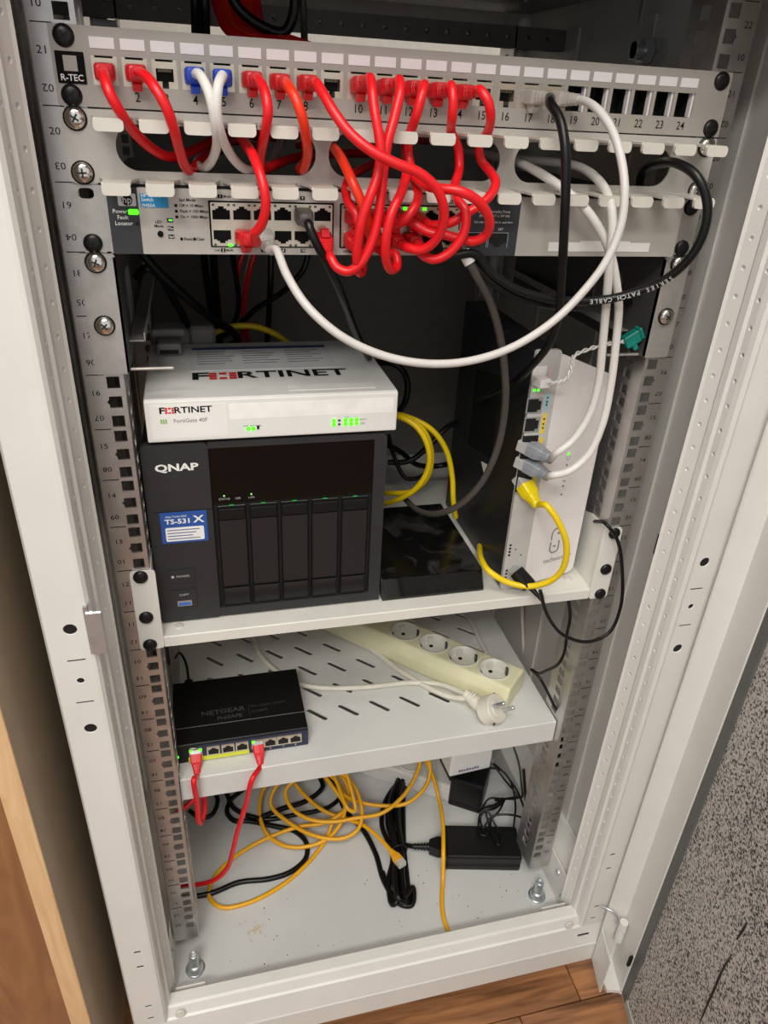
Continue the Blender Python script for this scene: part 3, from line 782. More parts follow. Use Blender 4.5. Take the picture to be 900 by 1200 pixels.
lb = plateXZ(rrect(-0.1978, -0.1795, 0.8312, 0.8400, 0.0002, 1), SY - 0.0003, SY).build('model_label', HPBLUE, sw)
t = MB(); t.text('HP 1810G', 0.0030, (-0.1970, SY - 0.0005, 0.8387), bold=0.008, align='LEFT'); t.text('Switch', 0.0030, (-0.1970, SY - 0.0005, 0.8362), bold=0.012, align='LEFT'); t.text('J9450A', 0.0030, (-0.1970, SY - 0.0005, 0.8325), bold=0.012, align='LEFT')
t.build('lettering', INKW, lb)
t = MB()
for k, s in enumerate(('Spd Mode', 'Off = 10 Mbps', 'Flash = 100 Mbps', 'On = 1000 Mbps')):
    t.text(s, 0.0027, (-0.1725, SY - 0.0003, 0.8365 - k * 0.0036), bold=0.012, align='LEFT')
    if k: t.box(-0.1757, -0.1738, SY - 0.0004, SY, 0.8356 - k * 0.0036, 0.8373 - k * 0.0036)
t.text('LED', 0.0026, (-0.1872, SY - 0.0003, 0.8222), bold=0.012); t.text('Mode', 0.0026, (-0.1872, SY - 0.0003, 0.8195), bold=0.012)
t.text('Reset', 0.0026, (-0.1682, SY - 0.0003, 0.8113), bold=0.012); t.text('Clear', 0.0026, (-0.1600, SY - 0.0003, 0.8113), bold=0.012)
for x in (-0.1728, -0.1641): t.cyl((x, SY - 0.0006, 0.8113), (x, SY, 0.8113), 0.0010, 10)
t.cyl((-0.1867, SY - 0.0012, 0.8145), (-0.1867, SY, 0.8145), 0.0020, 14)
for k in range(3): t.box(-0.1815, -0.1776, SY - 0.0004, SY, 0.8221 - k * 0.0053, 0.8247 - k * 0.0053)
t.build('lettering', INK, sw)
t = MB()
for k, s in enumerate(('Act', 'FDx', 'Spd')): t.text(s, 0.0021, (-0.1795, SY - 0.0006, 0.8234 - k * 0.0053), bold=0.012)
t.build('mode_lettering', INKW, sw)
MB().box(-0.1800, -0.1780, SY - 0.0008, SY - 0.0004, 0.8232, 0.8240).build('mode_light', GREEN, sw)
MB().box(0.1060, 0.1955, SY - 0.0004, SY, 0.8048, 0.8116).build('blank_label', LABELP, sw)
MB().box(0.1330, 0.1770, SY - 0.0006, SY - 0.0003, 0.8050, 0.8128).build('blank_label', LABELP, sw)
lt = MB()
for p, s2 in ((2, 1), (20, 1), (18, 1)):
    cx, cz = SWP[p]; lt.box(cx + 0.0052 - 0.0013, cx + 0.0052 + 0.0013, SY - 0.0020, SY - 0.0012, cz - 0.0068, cz - 0.0050)
for p in (19, 21):
    cx, cz = SWP[p]; lt.box(cx - 0.0052 - 0.0013, cx - 0.0052 + 0.0013, SY - 0.0020, SY - 0.0012, cz + 0.0046, cz + 0.0064)
lt.build('activity_lights', GREEN, sw)

# ------------------------------------------------------------------ support brackets (units 17 and 18)
for sg, w in ((-1, 'left'), (1, 'right')):
    br = thing('support_bracket', 'bare steel support bracket screwed to the %s rail under the grey network switch' % w, 'bracket', (sg * 0.23, 0.1, 16 * U), group='support brackets')
    plateXZ(rrect(min(sg * 0.2440, sg * 0.2195), max(sg * 0.2440, sg * 0.2195), 16 * U + 0.001, 18 * U - 0.0006, 0.002, 3), -0.0028, -0.0006).build('ear', BRACKM, br)
    ar = MB().box(min(sg * 0.2195, sg * 0.2210), max(sg * 0.2195, sg * 0.2210), -0.0028, 0.30, 16 * U + 0.0015, 18 * U - 0.003)
    ao = ar.build('arm', mat('arm_dark_steel', (96, 94, 92), 0.45, 0.5), br)
    c = MB().prism([(p[0], p[1]) for p in rrect(0.055, 0.105, 0.727, 0.775, 0.010, 5)], (sg * 0.215, 0, 0), (0, 1, 0), (0, 0, 1), (sg * 0.012, 0, 0))
    cut(ao, c)
    MB().box(min(sg * 0.2195, sg * 0.187), max(sg * 0.2195, sg * 0.187), 0.004, 0.0075, 16 * U + 0.0010, 16 * U + 0.0030, 0.0006, 1).build('support_tab', BRACKM, br)
    MB().box(min(sg * 0.2195, sg * 0.2080), max(sg * 0.2195, sg * 0.2080), 0.030, 0.300, 0.7275, 0.7285).build('slide_base', BRACKM, br)
    MB().box(min(sg * 0.2085, sg * 0.2075), max(sg * 0.2085, sg * 0.2075), 0.030, 0.300, 0.7275, 0.7345).build('slide_edge', BRACKM, br)
    screw(br, sg * HX, utop(18), kind='chrome', washer=True, y=-0.0028)
    screw(br, sg * HX, utop(17), kind='chrome', washer=True, y=-0.0028)

# ------------------------------------------------------------------ upper shelf (units 11-12)
S1 = 0.4570
sh = thing('rack_shelf', 'cream steel shelf carrying the black storage unit, screwed to the rails with black screws', 'shelf', (0, 0.15, 10 * U))
MB().box(-0.2232, 0.2232, -0.0010, 0.36, S1 - 0.0016, S1, 0.0007, 2).build('deck', SHELFW, sh)
MB().box(-0.2200, 0.2200, -0.0014, 0.0002, 10 * U + 0.0004, S1 - 0.0004, 0.0005, 1).build('front_lip', SHELFW, sh)
for sg in (-1, 1):
    g = MB().prism([(-0.0012, 10 * U + 0.0004), (0.30, 10 * U + 0.0004), (0.30, S1 + 0.004), (0.13, S1 + 0.012), (0.045, 12 * U - 0.006), (0.030, 12 * U - 0.001), (-0.0012, 12 * U - 0.001)], (sg * 0.2232, 0, 0), (0, 1, 0), (0, 0, 1), (sg * 0.0012, 0, 0))
    g.build('side_gusset', SHELFW, sh)
    plateXZ(rrect(min(sg * 0.2415, sg * 0.2200), max(sg * 0.2415, sg * 0.2200), 10 * U + 0.0006, 12 * U - 0.0008, 0.003, 3), -0.0024, -0.0006).build('ear', SHELFW, sh)
    for z in (utop(12), utop(11), ubot(11)): screw(sh, sg * HX, z, y=-0.0024)
for x, y in ((0.205, 0.022), (-0.206, 0.012)):
    MB().lathe([(0.0046, 0), (0.0042, 0.0012), (0.003, 0.0016)], (x, y, S1), (0, 0, 1), 16).build('rivet', CREAM, sh)

# ------------------------------------------------------------------ lower slotted shelf (unit 7)
S2 = 0.2500
s2 = thing('slotted_shelf', 'pale grey slotted steel shelf holding the ivory power strip', 'shelf', (0, 0.2, 0.215))
dk = MB().box(-0.2238, 0.2238, 0.0110, 0.42, S2 - 0.0018, S2, 0.0008, 2).build('deck', SHELFM, s2)
c = MB()
for k in range(-5, 6):
    for m in range(0, 9):
        x0 = 0.0052 + 0.0390 * k; y0 = 0.0897 + 0.0401 * m
        if x0 + 0.021 > 0.215 or x0 < -0.215 or y0 > 0.40: continue
        mx, my = x0 + 0.0107, y0 - 0.0107
        poly = rrect(-0.0150, 0.0150, -0.0030, 0.0030, 0.0029, 4)
        a = -PI / 4
        c.prism([(mx + p * math.cos(a) - q * math.sin(a), my + p * math.sin(a) + q * math.cos(a)) for p, q in poly], (0, 0, S2 - 0.01), (1, 0, 0), (0, 1, 0), (0, 0, 0.02))
cut(dk, c)
MB().box(-0.2238, 0.2238, 0.0106, 0.0124, 0.2175, S2 - 0.0004, 0.0006, 1).build('front_lip', SHELFM, s2)
for sg in (-1, 1):
    MB().box(min(sg * 0.2223, sg * 0.2238), max(sg * 0.2223, sg * 0.2238), 0.0124, 0.42, 0.2175, S2 - 0.001).build('side_lip', SHELFM, s2)

# ------------------------------------------------------------------ firewall
fw = thing('firewall_appliance', 'flat white firewall box with green lights on top of the black storage unit', 'firewall', (-0.108, 0.09, 0.6445), rz=0)
FX0, FX1, FY, FZ0, FZ1 = -0.2140, -0.0015, 0.0165, 0.6462, 0.6832
MB().box(FX0, FX1, FY + 0.001, 0.172, FZ0, FZ1, 0.0012, 2).build('case', FORTIT, fw)
MB().box(FX0, FX1, FY - 0.0010, FY + 0.002, FZ0, FZ1 - 0.0006, 0.0014, 2).build('front_panel', FORTI, fw)
for x in (FX0 + 0.02, FX1 - 0.02):
    for y in (0.035, 0.155): MB().lathe([(0.006, -0.0025), (0.006, 0.0005)], (x, y, FZ0), (0, 0, 1), 12).build('foot', BLACK, fw)
FYT = FY - 0.0013
MB().box(-0.2095, -0.1490, FYT + 0.0001, FY, 0.6498, 0.6792, 0.0).build('badge_panel', LABELP, fw)
MB().box(-0.1470, -0.0055, FYT + 0.0001, FY, 0.6640, 0.6775, 0.0).build('blank_label', mat('label_bright', (246, 244, 238), 0.6), fw)
def forti_logo(w, o, u, v, parent):
    h = w * 0.13; o = Vector(o); u = Vector(u); v = Vector(v)
    MB().text('F', h * 1.42, o + u * (w * 0.045), u, v, bold=0.03, sx=1.35).build('lettering', INK, parent)
    t = MB(); t.text('RTINET', h * 1.42, o + u * (w * 0.655), u, v, bold=0.02, sx=1.22)
    t.build('lettering', INK, parent)
    r = MB(); c0 = o + u * (w * 0.195); n = u.cross(v)
    for i in (-1, 0, 1):
        for j in (-1, 0, 1):
            if i == 0 and j == 0: continue
            q = c0 + u * (i * h * 0.50) + v * (j * h * 0.36)
            a, b = u * h * 0.19, v * h * 0.14
            r.add([q - a - b, q + a - b, q + a + b, q - a + b], [(0, 1, 2, 3)])
    r.build('logo_mark', FRED, parent)
forti_logo(0.0405, (-0.2022, FYT - 0.0002, 0.6742), (1, 0, 0), (0, 0, 1), fw)
g = MB()
for k in range(3): g.box(-0.2022 + k * 0.0019, -0.2010 + k * 0.0019, FYT - 0.0002, FYT + 0.001, 0.6630, 0.6668)
g.build('green_mark', FGREEN, fw)
MB().text('FortiGate 40F', 0.0048, (-0.1920, FYT - 0.0002, 0.6650), align='LEFT').build('model_lettering', INKG, fw)
g = MB()
for x, z in ((-0.1318, 0.6550), (-0.1275, 0.6550), (-0.0583, 0.6586), (-0.0583, 0.6550), (-0.0480, 0.6586), (-0.0480, 0.6550), (-0.0430, 0.6586), (-0.0430, 0.6550), (-0.0380, 0.6586), (-0.0380, 0.6550)):
    g.cyl((x, FYT - 0.0004, z), (x, FYT + 0.001, z), 0.0018, 10)
g.build('status_lights', GREEN, fw)
t = MB()
for x, z in ((-0.0535, 0.6586), (-0.0535, 0.6550), (-0.1235, 0.6550), (-0.1235, 0.6567)): t.box(x - 0.0010, x + 0.0010, FYT - 0.0003, FYT + 0.001, z - 0.0007, z + 0.0007)
t.text('PWR  STATUS  HA', 0.0018, (-0.1280, FYT - 0.0003, 0.6576)); t.text('WAN  1  2  3  A', 0.0018, (-0.0430, FYT - 0.0003, 0.6612)); t.text('LINK/ACT', 0.0016, (-0.0325, FYT - 0.0003, 0.6586)); t.text('SPEED', 0.0016, (-0.0325, FYT - 0.0003, 0.6550))
t.build('port_lettering', INK, fw)
FT = FZ1 + 0.0002
forti_logo(0.134, (-0.1745, 0.0700, FT + 0.0003), (1, 0, 0), (0, 1, 0), fw)
lb = MB().box(-0.1762, -0.0420, 0.0860, 0.1610, FT - 0.0006, FT + 0.0001).build('top_label', mat('label_greyish', (214, 214, 214), 0.5), fw)
MB().box(-0.1740, -0.0440, 0.1480, 0.1560, FT, FT + 0.0003).build('label_stripe', mat('label_navy', (52, 66, 120), 0.5), lb)
t = MB()
for cx in (-0.170, -0.128, -0.086):
    for k in range(6):
        t.box(cx, cx + random.uniform(0.024, 0.036), 0.1400 - k * 0.0072, 0.1418 - k * 0.0072, FT, FT + 0.0003)
t.build('label_print', INKG, lb)
MB().box(-0.0950, -0.0190, 0.0265, 0.0400, FT - 0.0006, FT + 0.0002).build('blank_label', mat('label_pale', (228, 228, 224), 0.6), fw)

# ------------------------------------------------------------------ storage unit
na = thing('storage_unit', 'dark grey five-bay network storage unit standing on the upper shelf', 'storage unit', (-0.115, 0.13, S1))
NX0, NX1, NY, NZ0, NZ1 = -0.2215, -0.0085, 0.0185, 0.4595, 0.6432
MB().box(NX0 + 0.001, NX1 - 0.001, NY + 0.004, 0.25, NZ0 + 0.001, NZ1 - 0.001, 0.003, 2).build('case', NASB, na)
for x in (-0.20, -0.03):
    for y in (0.045, 0.235): MB().lathe([(0.009, -0.0025), (0.009, 0.002)], (x, y, NZ0), (0, 0, 1), 14).build('foot', BLACK, na)
bz = plateXZ(rrect(NX0, -0.1665, NZ0, NZ1, 0.004, 4), NY - 0.001, NY + 0.006).build('left_fascia', NASG, na)
MB().box(NX0 + 0.0045, -0.1665, NY - 0.0013, NY - 0.0009, 0.5788, 0.5794).build('fascia_seam', SLOTBLK, bz)
plateXZ([(-0.1665, NZ0), (NX1, NZ0), (NX1, NZ1 - 0.004), (NX1 - 0.004, NZ1), (-0.1665, NZ1), (-0.1665, NZ1 - 0.006), (-0.0200, NZ1 - 0.006), (-0.0200, 0.4690), (-0.1665, 0.4690)], NY, NY + 0.006).build('bezel_frame', NASG, na)
MB().box(-0.1660, -0.0205, NY + 0.0028, NY + 0.0045, 0.5815, NZ1 - 0.0062).build('display_panel', GLOSS, na)
MB().box(-0.1660, -0.0205, NY + 0.0035, NY + 0.006, 0.4692, 0.5815).build('bay_back', SLOTBLK, na)
MB().text('QNAP', 0.0092, (-0.1935, NY - 0.0012, 0.6215), bold=0.035, sx=1.4).build('lettering', INKW, na)
lb = plateXZ(rrect(-0.2120, -0.1720, 0.5470, 0.5786, 0.0008, 2), NY - 0.0014, NY - 0.0009).build('model_label', NASBLUE, na)
t = MB(); t.text('Atlas Turbo NAS', 0.0026, (-0.2075, NY - 0.0016, 0.5742), align='LEFT', bold=0.006); t.text('TS-531', 0.0068, (-0.2082, NY - 0.0016, 0.5690), align='LEFT', bold=0.025, sx=1.15); t.text('X', 0.0098, (-0.1792, NY - 0.0016, 0.5700), bold=0.025, sx=1.25)
t.build('lettering', INKW, lb)
plateXZ(rrect(-0.2085, -0.1752, 0.5490, 0.5630, 0.0012, 2), NY - 0.0016, NY - 0.0013).build('label_field', LABELP, lb)
t = MB()
for k in range(4): t.box(-0.2070, -0.1790 - 0.003 * (k % 3), NY - 0.0018, NY - 0.0015, 0.5600 - k * 0.0030, 0.5608 - k * 0.0030)
t.build('label_print', mat('label_blue_print', (90, 104, 150), 0.6), lb)
for nm, z0, z1, s in (('power_button', 0.5030, 0.5185, '\u23FB POWER'), ('copy_button', 0.4745, 0.4958, 'COPY')):
    q = plateXZ(rrect(-0.2102, -0.1868, z0, z1, 0.0012, 2), NY - 0.0016, NY - 0.0008).build(nm, mat('button_rim', (34, 34, 34), 0.4), na)
    plateXZ(rrect(-0.2099, -0.1871, z0 + 0.0003, z1 - 0.0003, 0.0010, 2), NY - 0.0019, NY - 0.0012).build('button_face', NASG, q)
    MB().text('POWER' if 'power' in nm else 'COPY', 0.0034, (-0.1975 if 'power' in nm else -0.1985, NY - 0.0021, (z0 + z1) / 2 if 'power' in nm else z1 - 0.006), bold=0.004).build('lettering', mat('ink_lightgrey', (180, 180, 178), 0.6), q)
    if 'power' in nm:
        MB().lathe([(0.0014, 0), (0.0014, 0.0002), (0.0010, 0.0002)], (-0.2068, NY - 0.0019, (z0 + z1) / 2), (0, -1, 0), 12).build('power_symbol', MATS['ink_lightgrey'], q)
    else:
        u_ = MB().box(-0.2050, -0.1920, NY - 0.0022, NY - 0.0016, 0.4772, 0.4832).build('usb_port', ZINC, q)
        MB().box(-0.2040, -0.1930, NY - 0.0024, NY - 0.0020, 0.4780, 0.4812).build('usb_tongue', USBB, u_)
t = MB(); mt = MATS['ink_lightgrey']
for x, s in ((-0.1555, 'STATUS'), (-0.1435, 'USB'), (-0.1315, 'LAN')):
    t.text(s, 0.0028, (x, NY + 0.0026, 0.5860))
t.build('status_lettering', mt, na)
g = MB()
for x in (-0.1555, -0.1315): g.cyl((x, NY + 0.0022, 0.5893), (x, NY + 0.003, 0.5893), 0.0008, 8)
g.build('status_lights', mat('dim_green', (130, 200, 110), 0.4, emit=0.8), na)
tw = (0.1640 - 0.0225) / 5
ty0, ty1 = 0.4700, 0.5800
hb = []
for k in range(5):
    x0 = -0.1640 + tw * k + 0.0016; x1 = -0.1640 + tw * (k + 1) - 0.0012
    tr = MB().box(x0, x1, NY + 0.0010, NY + 0.0045, ty0, ty1, 0.0006, 1).build('drive_tray', NASB, na)
    plateXZ(rrect(x0 + 0.0012, x1 - 0.0012, ty0 + 0.0235, ty1 - 0.0145, 0.0006, 1), NY - 0.0002, NY + 0.002).build('tray_grille', PERF, tr)
    MB().box(x0 + 0.0012, x1 - 0.0012, NY - 0.0018, NY + 0.002, ty1 - 0.0125, ty1 - 0.0020, 0.0008, 2).build('tray_latch', BLACK, tr)
    hd = MB()
    n = 8; vs_ = []
    for i in range(n + 1):
        a = i / n; z = ty0 + 0.0035 + 0.0185 * a; y = NY - 0.0012 + 0.0016 * math.sin(a * PI)
        vs_ += [(x0 + 0.0014, y, z), (x1 - 0.0014, y, z)]
    hd.add(vs_, [(2 * i, 2 * i + 1, 2 * i + 3, 2 * i + 2) for i in range(n)], True)
    hd.box(x0 + 0.0006, x0 + 0.0014, NY - 0.0014, NY + 0.002, ty0 + 0.003, ty0 + 0.0235); hd.box(x1 - 0.0014, x1 - 0.0006, NY - 0.0014, NY + 0.002, ty0 + 0.003, ty0 + 0.0235)
    hd.build('tray_handle', mat('handle_gloss', (30, 30, 30), 0.32, spec=0.3), tr)
    MB().box((x0 + x1) / 2 - 0.002, (x0 + x1) / 2 + 0.002, NY + 0.0002, NY + 0.0012, ty1 + 0.0002, ty1 + 0.0008).build('tray_light', mat('dim_tray_green', (30, 150, 50), 0.4, emit=0.5), tr)

# ------------------------------------------------------------------ black set-top box
bxo = thing('media_box', 'small glossy black media box between storage unit and modem, top dusty', 'media box', (0.05, 0.08, S1))
bod = MB().prism([(0.0165, S1 + 0.0012), (0.0160, S1 + 0.004), (0.0262, S1 + 0.0212), (0.0290, S1 + 0.0220), (0.170, S1 + 0.0220), (0.170, S1 + 0.0012)], (-0.0055, 0, 0), (0, 1, 0), (0, 0, 1), (0.1100, 0, 0)).build('case', DUSTYB, bxo)
MB().prism([(0.0152, S1 + 0.0045), (0.0250, S1 + 0.0212), (0.0265, S1 + 0.0212), (0.0167, S1 + 0.0045)], (-0.0030, 0, 0), (0, 1, 0), (0, 0, 1), (0.1060, 0, 0)).build('front_panel', GLOSS, bxo)
for x in (0.006, 0.094): MB().lathe([(0.005, 0), (0.005, 0.002)], (x, 0.03, S1), (0, 0, 1), 12).build('foot', BLACK, bxo)

# ------------------------------------------------------------------ modem
mo = thing('cable_modem', 'upright modem with white front, grey port strip and black side on the shelf', 'modem', (0.165, 0.1, S1))
MX0, MX1, MYF = 0.1232, 0.1478, 0.0150
MB().box(MX0, MX1, MYF + 0.002, 0.205, S1 + 0.001, 0.7150, 0.002, 2).build('case', MODB, mo)
a0 = Vector((0.1478, 0.0142, 0)); a1 = Vector((0.2140, 0.0300, 0)); du = (a1 - a0); L_ = du.length; du.normalize()
def wpoly(inset=0.0):
    b = S1 + 0.0035 + inset
    p = [(inset, b), (L_ - 0.008, b)]
    p += [(L_ - 0.008 + (0.008 - inset) * math.sin(a), b + 0.008 - (0.008 - inset) * math.cos(a)) for a in (0.4, 0.8, 1.2, 1.57)]
    for a in (0, 0.35, 0.7, 1.05):
        p.append((L_ - 0.009 - inset + 0.009 * math.cos(a), 0.678 - inset + 0.010 * math.sin(a)))
    p += [(L_ - 0.010, 0.6895 - inset), (0.004, 0.7115 - inset), (inset, 0.7125 - inset)]
    return p
nrm = Vector((-du.y, du.x, 0))
MB().prism(wpoly(0.0006), a0 + nrm * 0.004, du, (0, 0, 1), nrm * 0.05).build('case_wing', MODB, mo)
MB().prism(wpoly(), a0, du, (0, 0, 1), nrm * 0.004).build('front_cover', MODW, mo)
ps = plateXZ(rrect(MX0 - 0.0003, MX1, S1 + 0.0015, 0.7165, 0.003, 3), MYF - 0.0012, MYF + 0.003).build('port_strip', MODG, mo)
def jack(cx, cz, w, h, parent, m=SLOTBLK, rim=ZINC):
    q = MB().box(cx - w / 2 - 0.0014, cx + w / 2 + 0.0014, MYF - 0.0018, MYF - 0.0008, cz - h / 2 - 0.0014, cz + h / 2 + 0.0014).build('jack_rim', rim, parent)
    plateXZ([(cx - w / 2, cz - h / 2), (cx + w / 2 - 0.003, cz - h / 2), (cx + w / 2 - 0.003, cz - h / 2 + 0.002), (cx + w / 2, cz - h / 2 + 0.002), (cx + w / 2, cz + h / 2 - 0.002), (cx + w / 2 - 0.003, cz + h / 2 - 0.002), (cx + w / 2 - 0.003, cz + h / 2), (cx - w / 2, cz + h / 2)], MYF - 0.0021, MYF - 0.0012).build('jack_opening', m, q)
jack(0.1285, 0.6952, 0.0105, 0.0110, ps, MODW, MODW)
jack(0.1285, 0.6648, 0.0130, 0.0125, ps); jack(0.1288, 0.6458, 0.0130, 0.0125, ps)
MB().box(0.1222, 0.1376, MYF - 0.0022, MYF - 0.001, 0.5742, 0.6345).build('jack_bank', SLOTBLK, ps)
MB().box(0.1222, 0.1376, MYF - 0.0026, MYF - 0.001, 0.5735, 0.5757).build('jack_bank_edge', ZINC, ps)
g = MB()
for x in (0.1262, 0.1302): g.cyl((x, MYF - 0.0018, 0.6795), (x, MYF, 0.6795), 0.0012, 8)
g.build('status_lights', GREEN, ps)
MB().box(0.1386, 0.1428, MYF - 0.0015, MYF - 0.001, 0.6600, 0.6765).build('blue_label', mat('label_cyan', (150, 190, 200), 0.5), ps)
MB().box(0.1386, 0.1428, MYF - 0.0015, MYF - 0.001, 0.6360, 0.6560).build('yellow_label', mat('label_yellow', (226, 196, 70), 0.5), ps)
MB().box(0.1392, 0.1434, MYF - 0.0015, MYF - 0.001, 0.5790, 0.6320).build('yellow_label', MATS['label_yellow'], ps)
MB().box(0.1378, 0.1405, MYF - 0.0015, MYF - 0.001, 0.6900, 0.7010).build('pink_label', mat('label_pink', (214, 176, 186), 0.5), ps)
t = MB()
for z in (0.664, 0.667, 0.671, 0.641, 0.645, 0.650): t.box(0.1400, 0.1414, MYF - 0.0017, MYF - 0.0012, z, z + 0.0018)
for x, z in ((0.1330, 0.5075), (0.1400, 0.5000)): t.cyl((x, MYF - 0.0015, z), (x, MYF, z), 0.0008, 8)

for z in (0.500, 0.504, 0.508, 0.512, 0.468, 0.472, 0.477, 0.481): t.box(0.1256, 0.1278, MYF - 0.0014, MYF - 0.001, z, z + 0.0022)
t.build('port_lettering', INK, ps)
t = MB()
def on(s, z): return a0 + du * s + nrm * -0.0003 + Vector((0, 0, z))
for k, z in enumerate((0.6050, 0.5970, 0.5880, 0.5795, 0.5735, 0.5640)):
    p = on(0.0308, z)
    if k in (1, 4, 5): t.cyl(p, p + nrm * 0.0008, 0.0012, 8)
    elif k == 0:
        for i in range(10):
            aa = 2 * PI * i / 10; q = p + du * (0.0022 * math.cos(aa)) + Vector((0, 0, 0.0022 * math.sin(aa))); t.cyl(q, q + nrm * 0.0006, 0.0004, 5)
    else: t.box(p.x - 0.0016, p.x + 0.0016, p.y - 0.0001, p.y + 0.0006, p.z - 0.0004, p.z + 0.0004)
for s0 in (0,):
    for sg, zc in ((1, 0.5190), (-1, 0.4985)):
        pts = [on(0.0290, zc - sg * 0.009), on(0.0288, zc), on(0.0315, zc + sg * 0.004), on(0.0360, zc + sg * 0.0045)]
        if sg < 0: pts += [on(0.0395, zc - 0.003), on(0.0398, zc + 0.009)]
        t.tube(pts, 0.0006, 6)
t.text('technicolor', 0.0082, on(0.0420, 0.4845), du, (0, 0, 1))
for p in (on(0.0345, 0.5015), on(0.0370, 0.5170)): t.box(p.x - 0.0014, p.x + 0.0014, p.y - 0.0001, p.y + 0.0006, p.z - 0.0008, p.z + 0.0008)
t.build('front_print', INKG, mo)
g = MB(); p = on(0.0306, 0.6088); g.cyl(p, p + nrm * 0.0006, 0.0013, 10)
g.build('green_light', GREEN, mo)
sl = MB().sheet([(MX0 - 0.0003, 0.150, 0.565), (MX0 - 0.0003, 0.081, 0.580), (MX0 - 0.0003, 0.081, 0.674), (MX0 - 0.0003, 0.150, 0.655)], (0.0004, 0, 0)).build('dark_sticker', DARKLAB, mo)
MB().prism([(0.0, 0.0), (0.017, 0.004), (0.012, -0.010)], (MX0 - 0.0005, 0.106, 0.5650), (0, -1, 0), (0, 0, 1), (0.0004, 0, 0)).build('sticker_corner', LABELP, sl)

# ------------------------------------------------------------------ desktop switch on lower shelf
ng = thing('desktop_switch', 'small black eight-port desktop switch on the left of the slotted shelf', 'network switch', (-0.154, 0.085, S2))
GX0, GX1, GY0, GY1, GZ0, GZ1 = -0.2290, -0.0800, 0.0335, 0.1340, S2 + 0.0012, S2 + 0.0275
MB().prism([(GY0, GZ0), (GY0, GZ1 - 0.001), (GY0 + 0.001, GZ1), (GY1, GZ1), (GY1, GZ0)], (GX0, 0, 0), (0, 1, 0), (0, 0, 1), (GX1 - GX0, 0, 0)).build('case', NGB, ng)
MB().box(GX0, GX1, 0.0585, 0.0592, GZ1 - 0.0002, GZ1 + 0.0002).build('lid_seam', ZINC, ng)
plateXZ(rrect(GX0 + 0.024, GX1, GZ0 + 0.0005, GZ1 - 0.0025, 0.0008, 2), GY0 - 0.0008, GY0).build('front_panel', NGBLUE, ng)
plateXZ([(GX0 + 0.0155, GZ0 + 0.0005), (GX0 + 0.0820, GZ0 + 0.0005), (GX0 + 0.0820, GZ0 + 0.0065), (GX0 + 0.0155, GZ0 + 0.0065)], GY0 - 0.0012, GY0).build('yellow_strip', NGYEL, ng)
NP = {}
for i, x in enumerate((-0.2050, -0.1860, -0.1700, -0.1545, -0.1370, -0.1230, -0.1085, -0.0945)):
    NP[i + 1] = x
    j = MB().box(x - 0.0070, x + 0.0070, GY0 - 0.0018, GY0, GZ0 + 0.0068, GZ0 + 0.0195).build('port', JACKM, ng)
    plateXZ(rj_poly(x, GZ0 + 0.0130, 1, 0.0056, 0.0042), GY0 - 0.0022, GY0 - 0.001).build('port_opening', SLOTBLK, j)
g = MB()
for x in (-0.2100, -0.2000, -0.1420): g.box(x - 0.0016, x + 0.0016, GY0 - 0.0026, GY0 - 0.0018, GZ0 + 0.0165, GZ0 + 0.0195)
g.cyl((-0.2245, GY0 - 0.001, GZ0 + 0.010), (-0.2245, GY0, GZ0 + 0.010), 0.0012, 8)
g.build('status_lights', GREEN, ng)
t = MB(); t.text('NETGEAR', 0.0098, (-0.1725, 0.0770, GZ1 + 0.0003), (1, 0.02, 0), (0, 1, 0), bold=0.02, sx=1.15); t.text('ProSAFE', 0.0080, (-0.1655, 0.0668, GZ1 + 0.0003), (1, 0.02, 0), (0, 1, 0), bold=0.02)
t.text('Plus Gigabit Switch', 0.0052, (-0.1410, 0.0790, GZ1 + 0.0003), (1, 0.02, 0), (0, 1, 0), align='LEFT'); t.text('GS108PE', 0.0052, (-0.1410, 0.0700, GZ1 + 0.0003), (1, 0.02, 0), (0, 1, 0), align='LEFT')
t.box(-0.1432, -0.1428, 0.066, 0.082, GZ1, GZ1 + 0.0003)
t.build('lettering', mat('ink_charcoal', (64, 63, 62), 0.5), ng)
t = MB()
for i in range(4, 8): t.text(str(i + 1), 0.0034, (NP[i + 1], GY0 - 0.0010, GZ0 + 0.0035))
t.build('port_numbers', INKW, ng)
for x in (-0.215, -0.095):
    for y in (0.045, 0.12): MB().lathe([(0.005, 0), (0.005, 0.002)], (x, y, S2), (0, 0, 1), 12).build('foot', BLACK, ng)
cbm = MB().box(-0.2165, -0.2065, 0.134, 0.152, S2 + 0.008, S2 + 0.018, 0.002, 1)
po = thing('power_lead', 'thin black power lead at the back of the small black desktop switch', 'cable', (-0.21, 0.14, S2))
cbm.build('plug', BLACK, po)
MB().tube([(-0.2115, 0.15, S2 + 0.013), (-0.214, 0.175, S2 + 0.022), (-0.222, 0.20, S2 + 0.02), (-0.229, 0.21, S2 + 0.004)], 0.0016, 8).build('lead', BLACKC, po)

# ------------------------------------------------------------------ ivory power strip with its plug
ang = -math.atan2(0.0929, 0.0906)
ps_o = Vector((0.1637, 0.0787, S2))
pst = thing('power_strip', 'ivory four-socket power strip lying diagonally on the slotted shelf', 'power strip', ps_o, rz=ang)
HW, HH = 0.0285, 0.0350
body = MB().prism([(-HW, 0.001), (HW, 0.001), (HW, HH * 0.62), (HW - 0.006, HH), (-HW + 0.006, HH), (-HW, HH * 0.62)], (-0.30, 0, 0), (0, 1, 0), (0, 0, 1), (0.332, 0, 0))
bm = bmesh.new(); bm.from_mesh(body.mesh('x', None)); bmesh.ops.recalc_face_normals(bm, faces=bm.faces[:]); bmesh.ops.bevel(bm, geom=bm.edges[:], offset=0.003, segments=2, affect='EDGES', profile=0.5)
me = bpy.data.meshes.new('body'); bm.to_mesh(me); bm.free(); me.materials.append(IVORY)
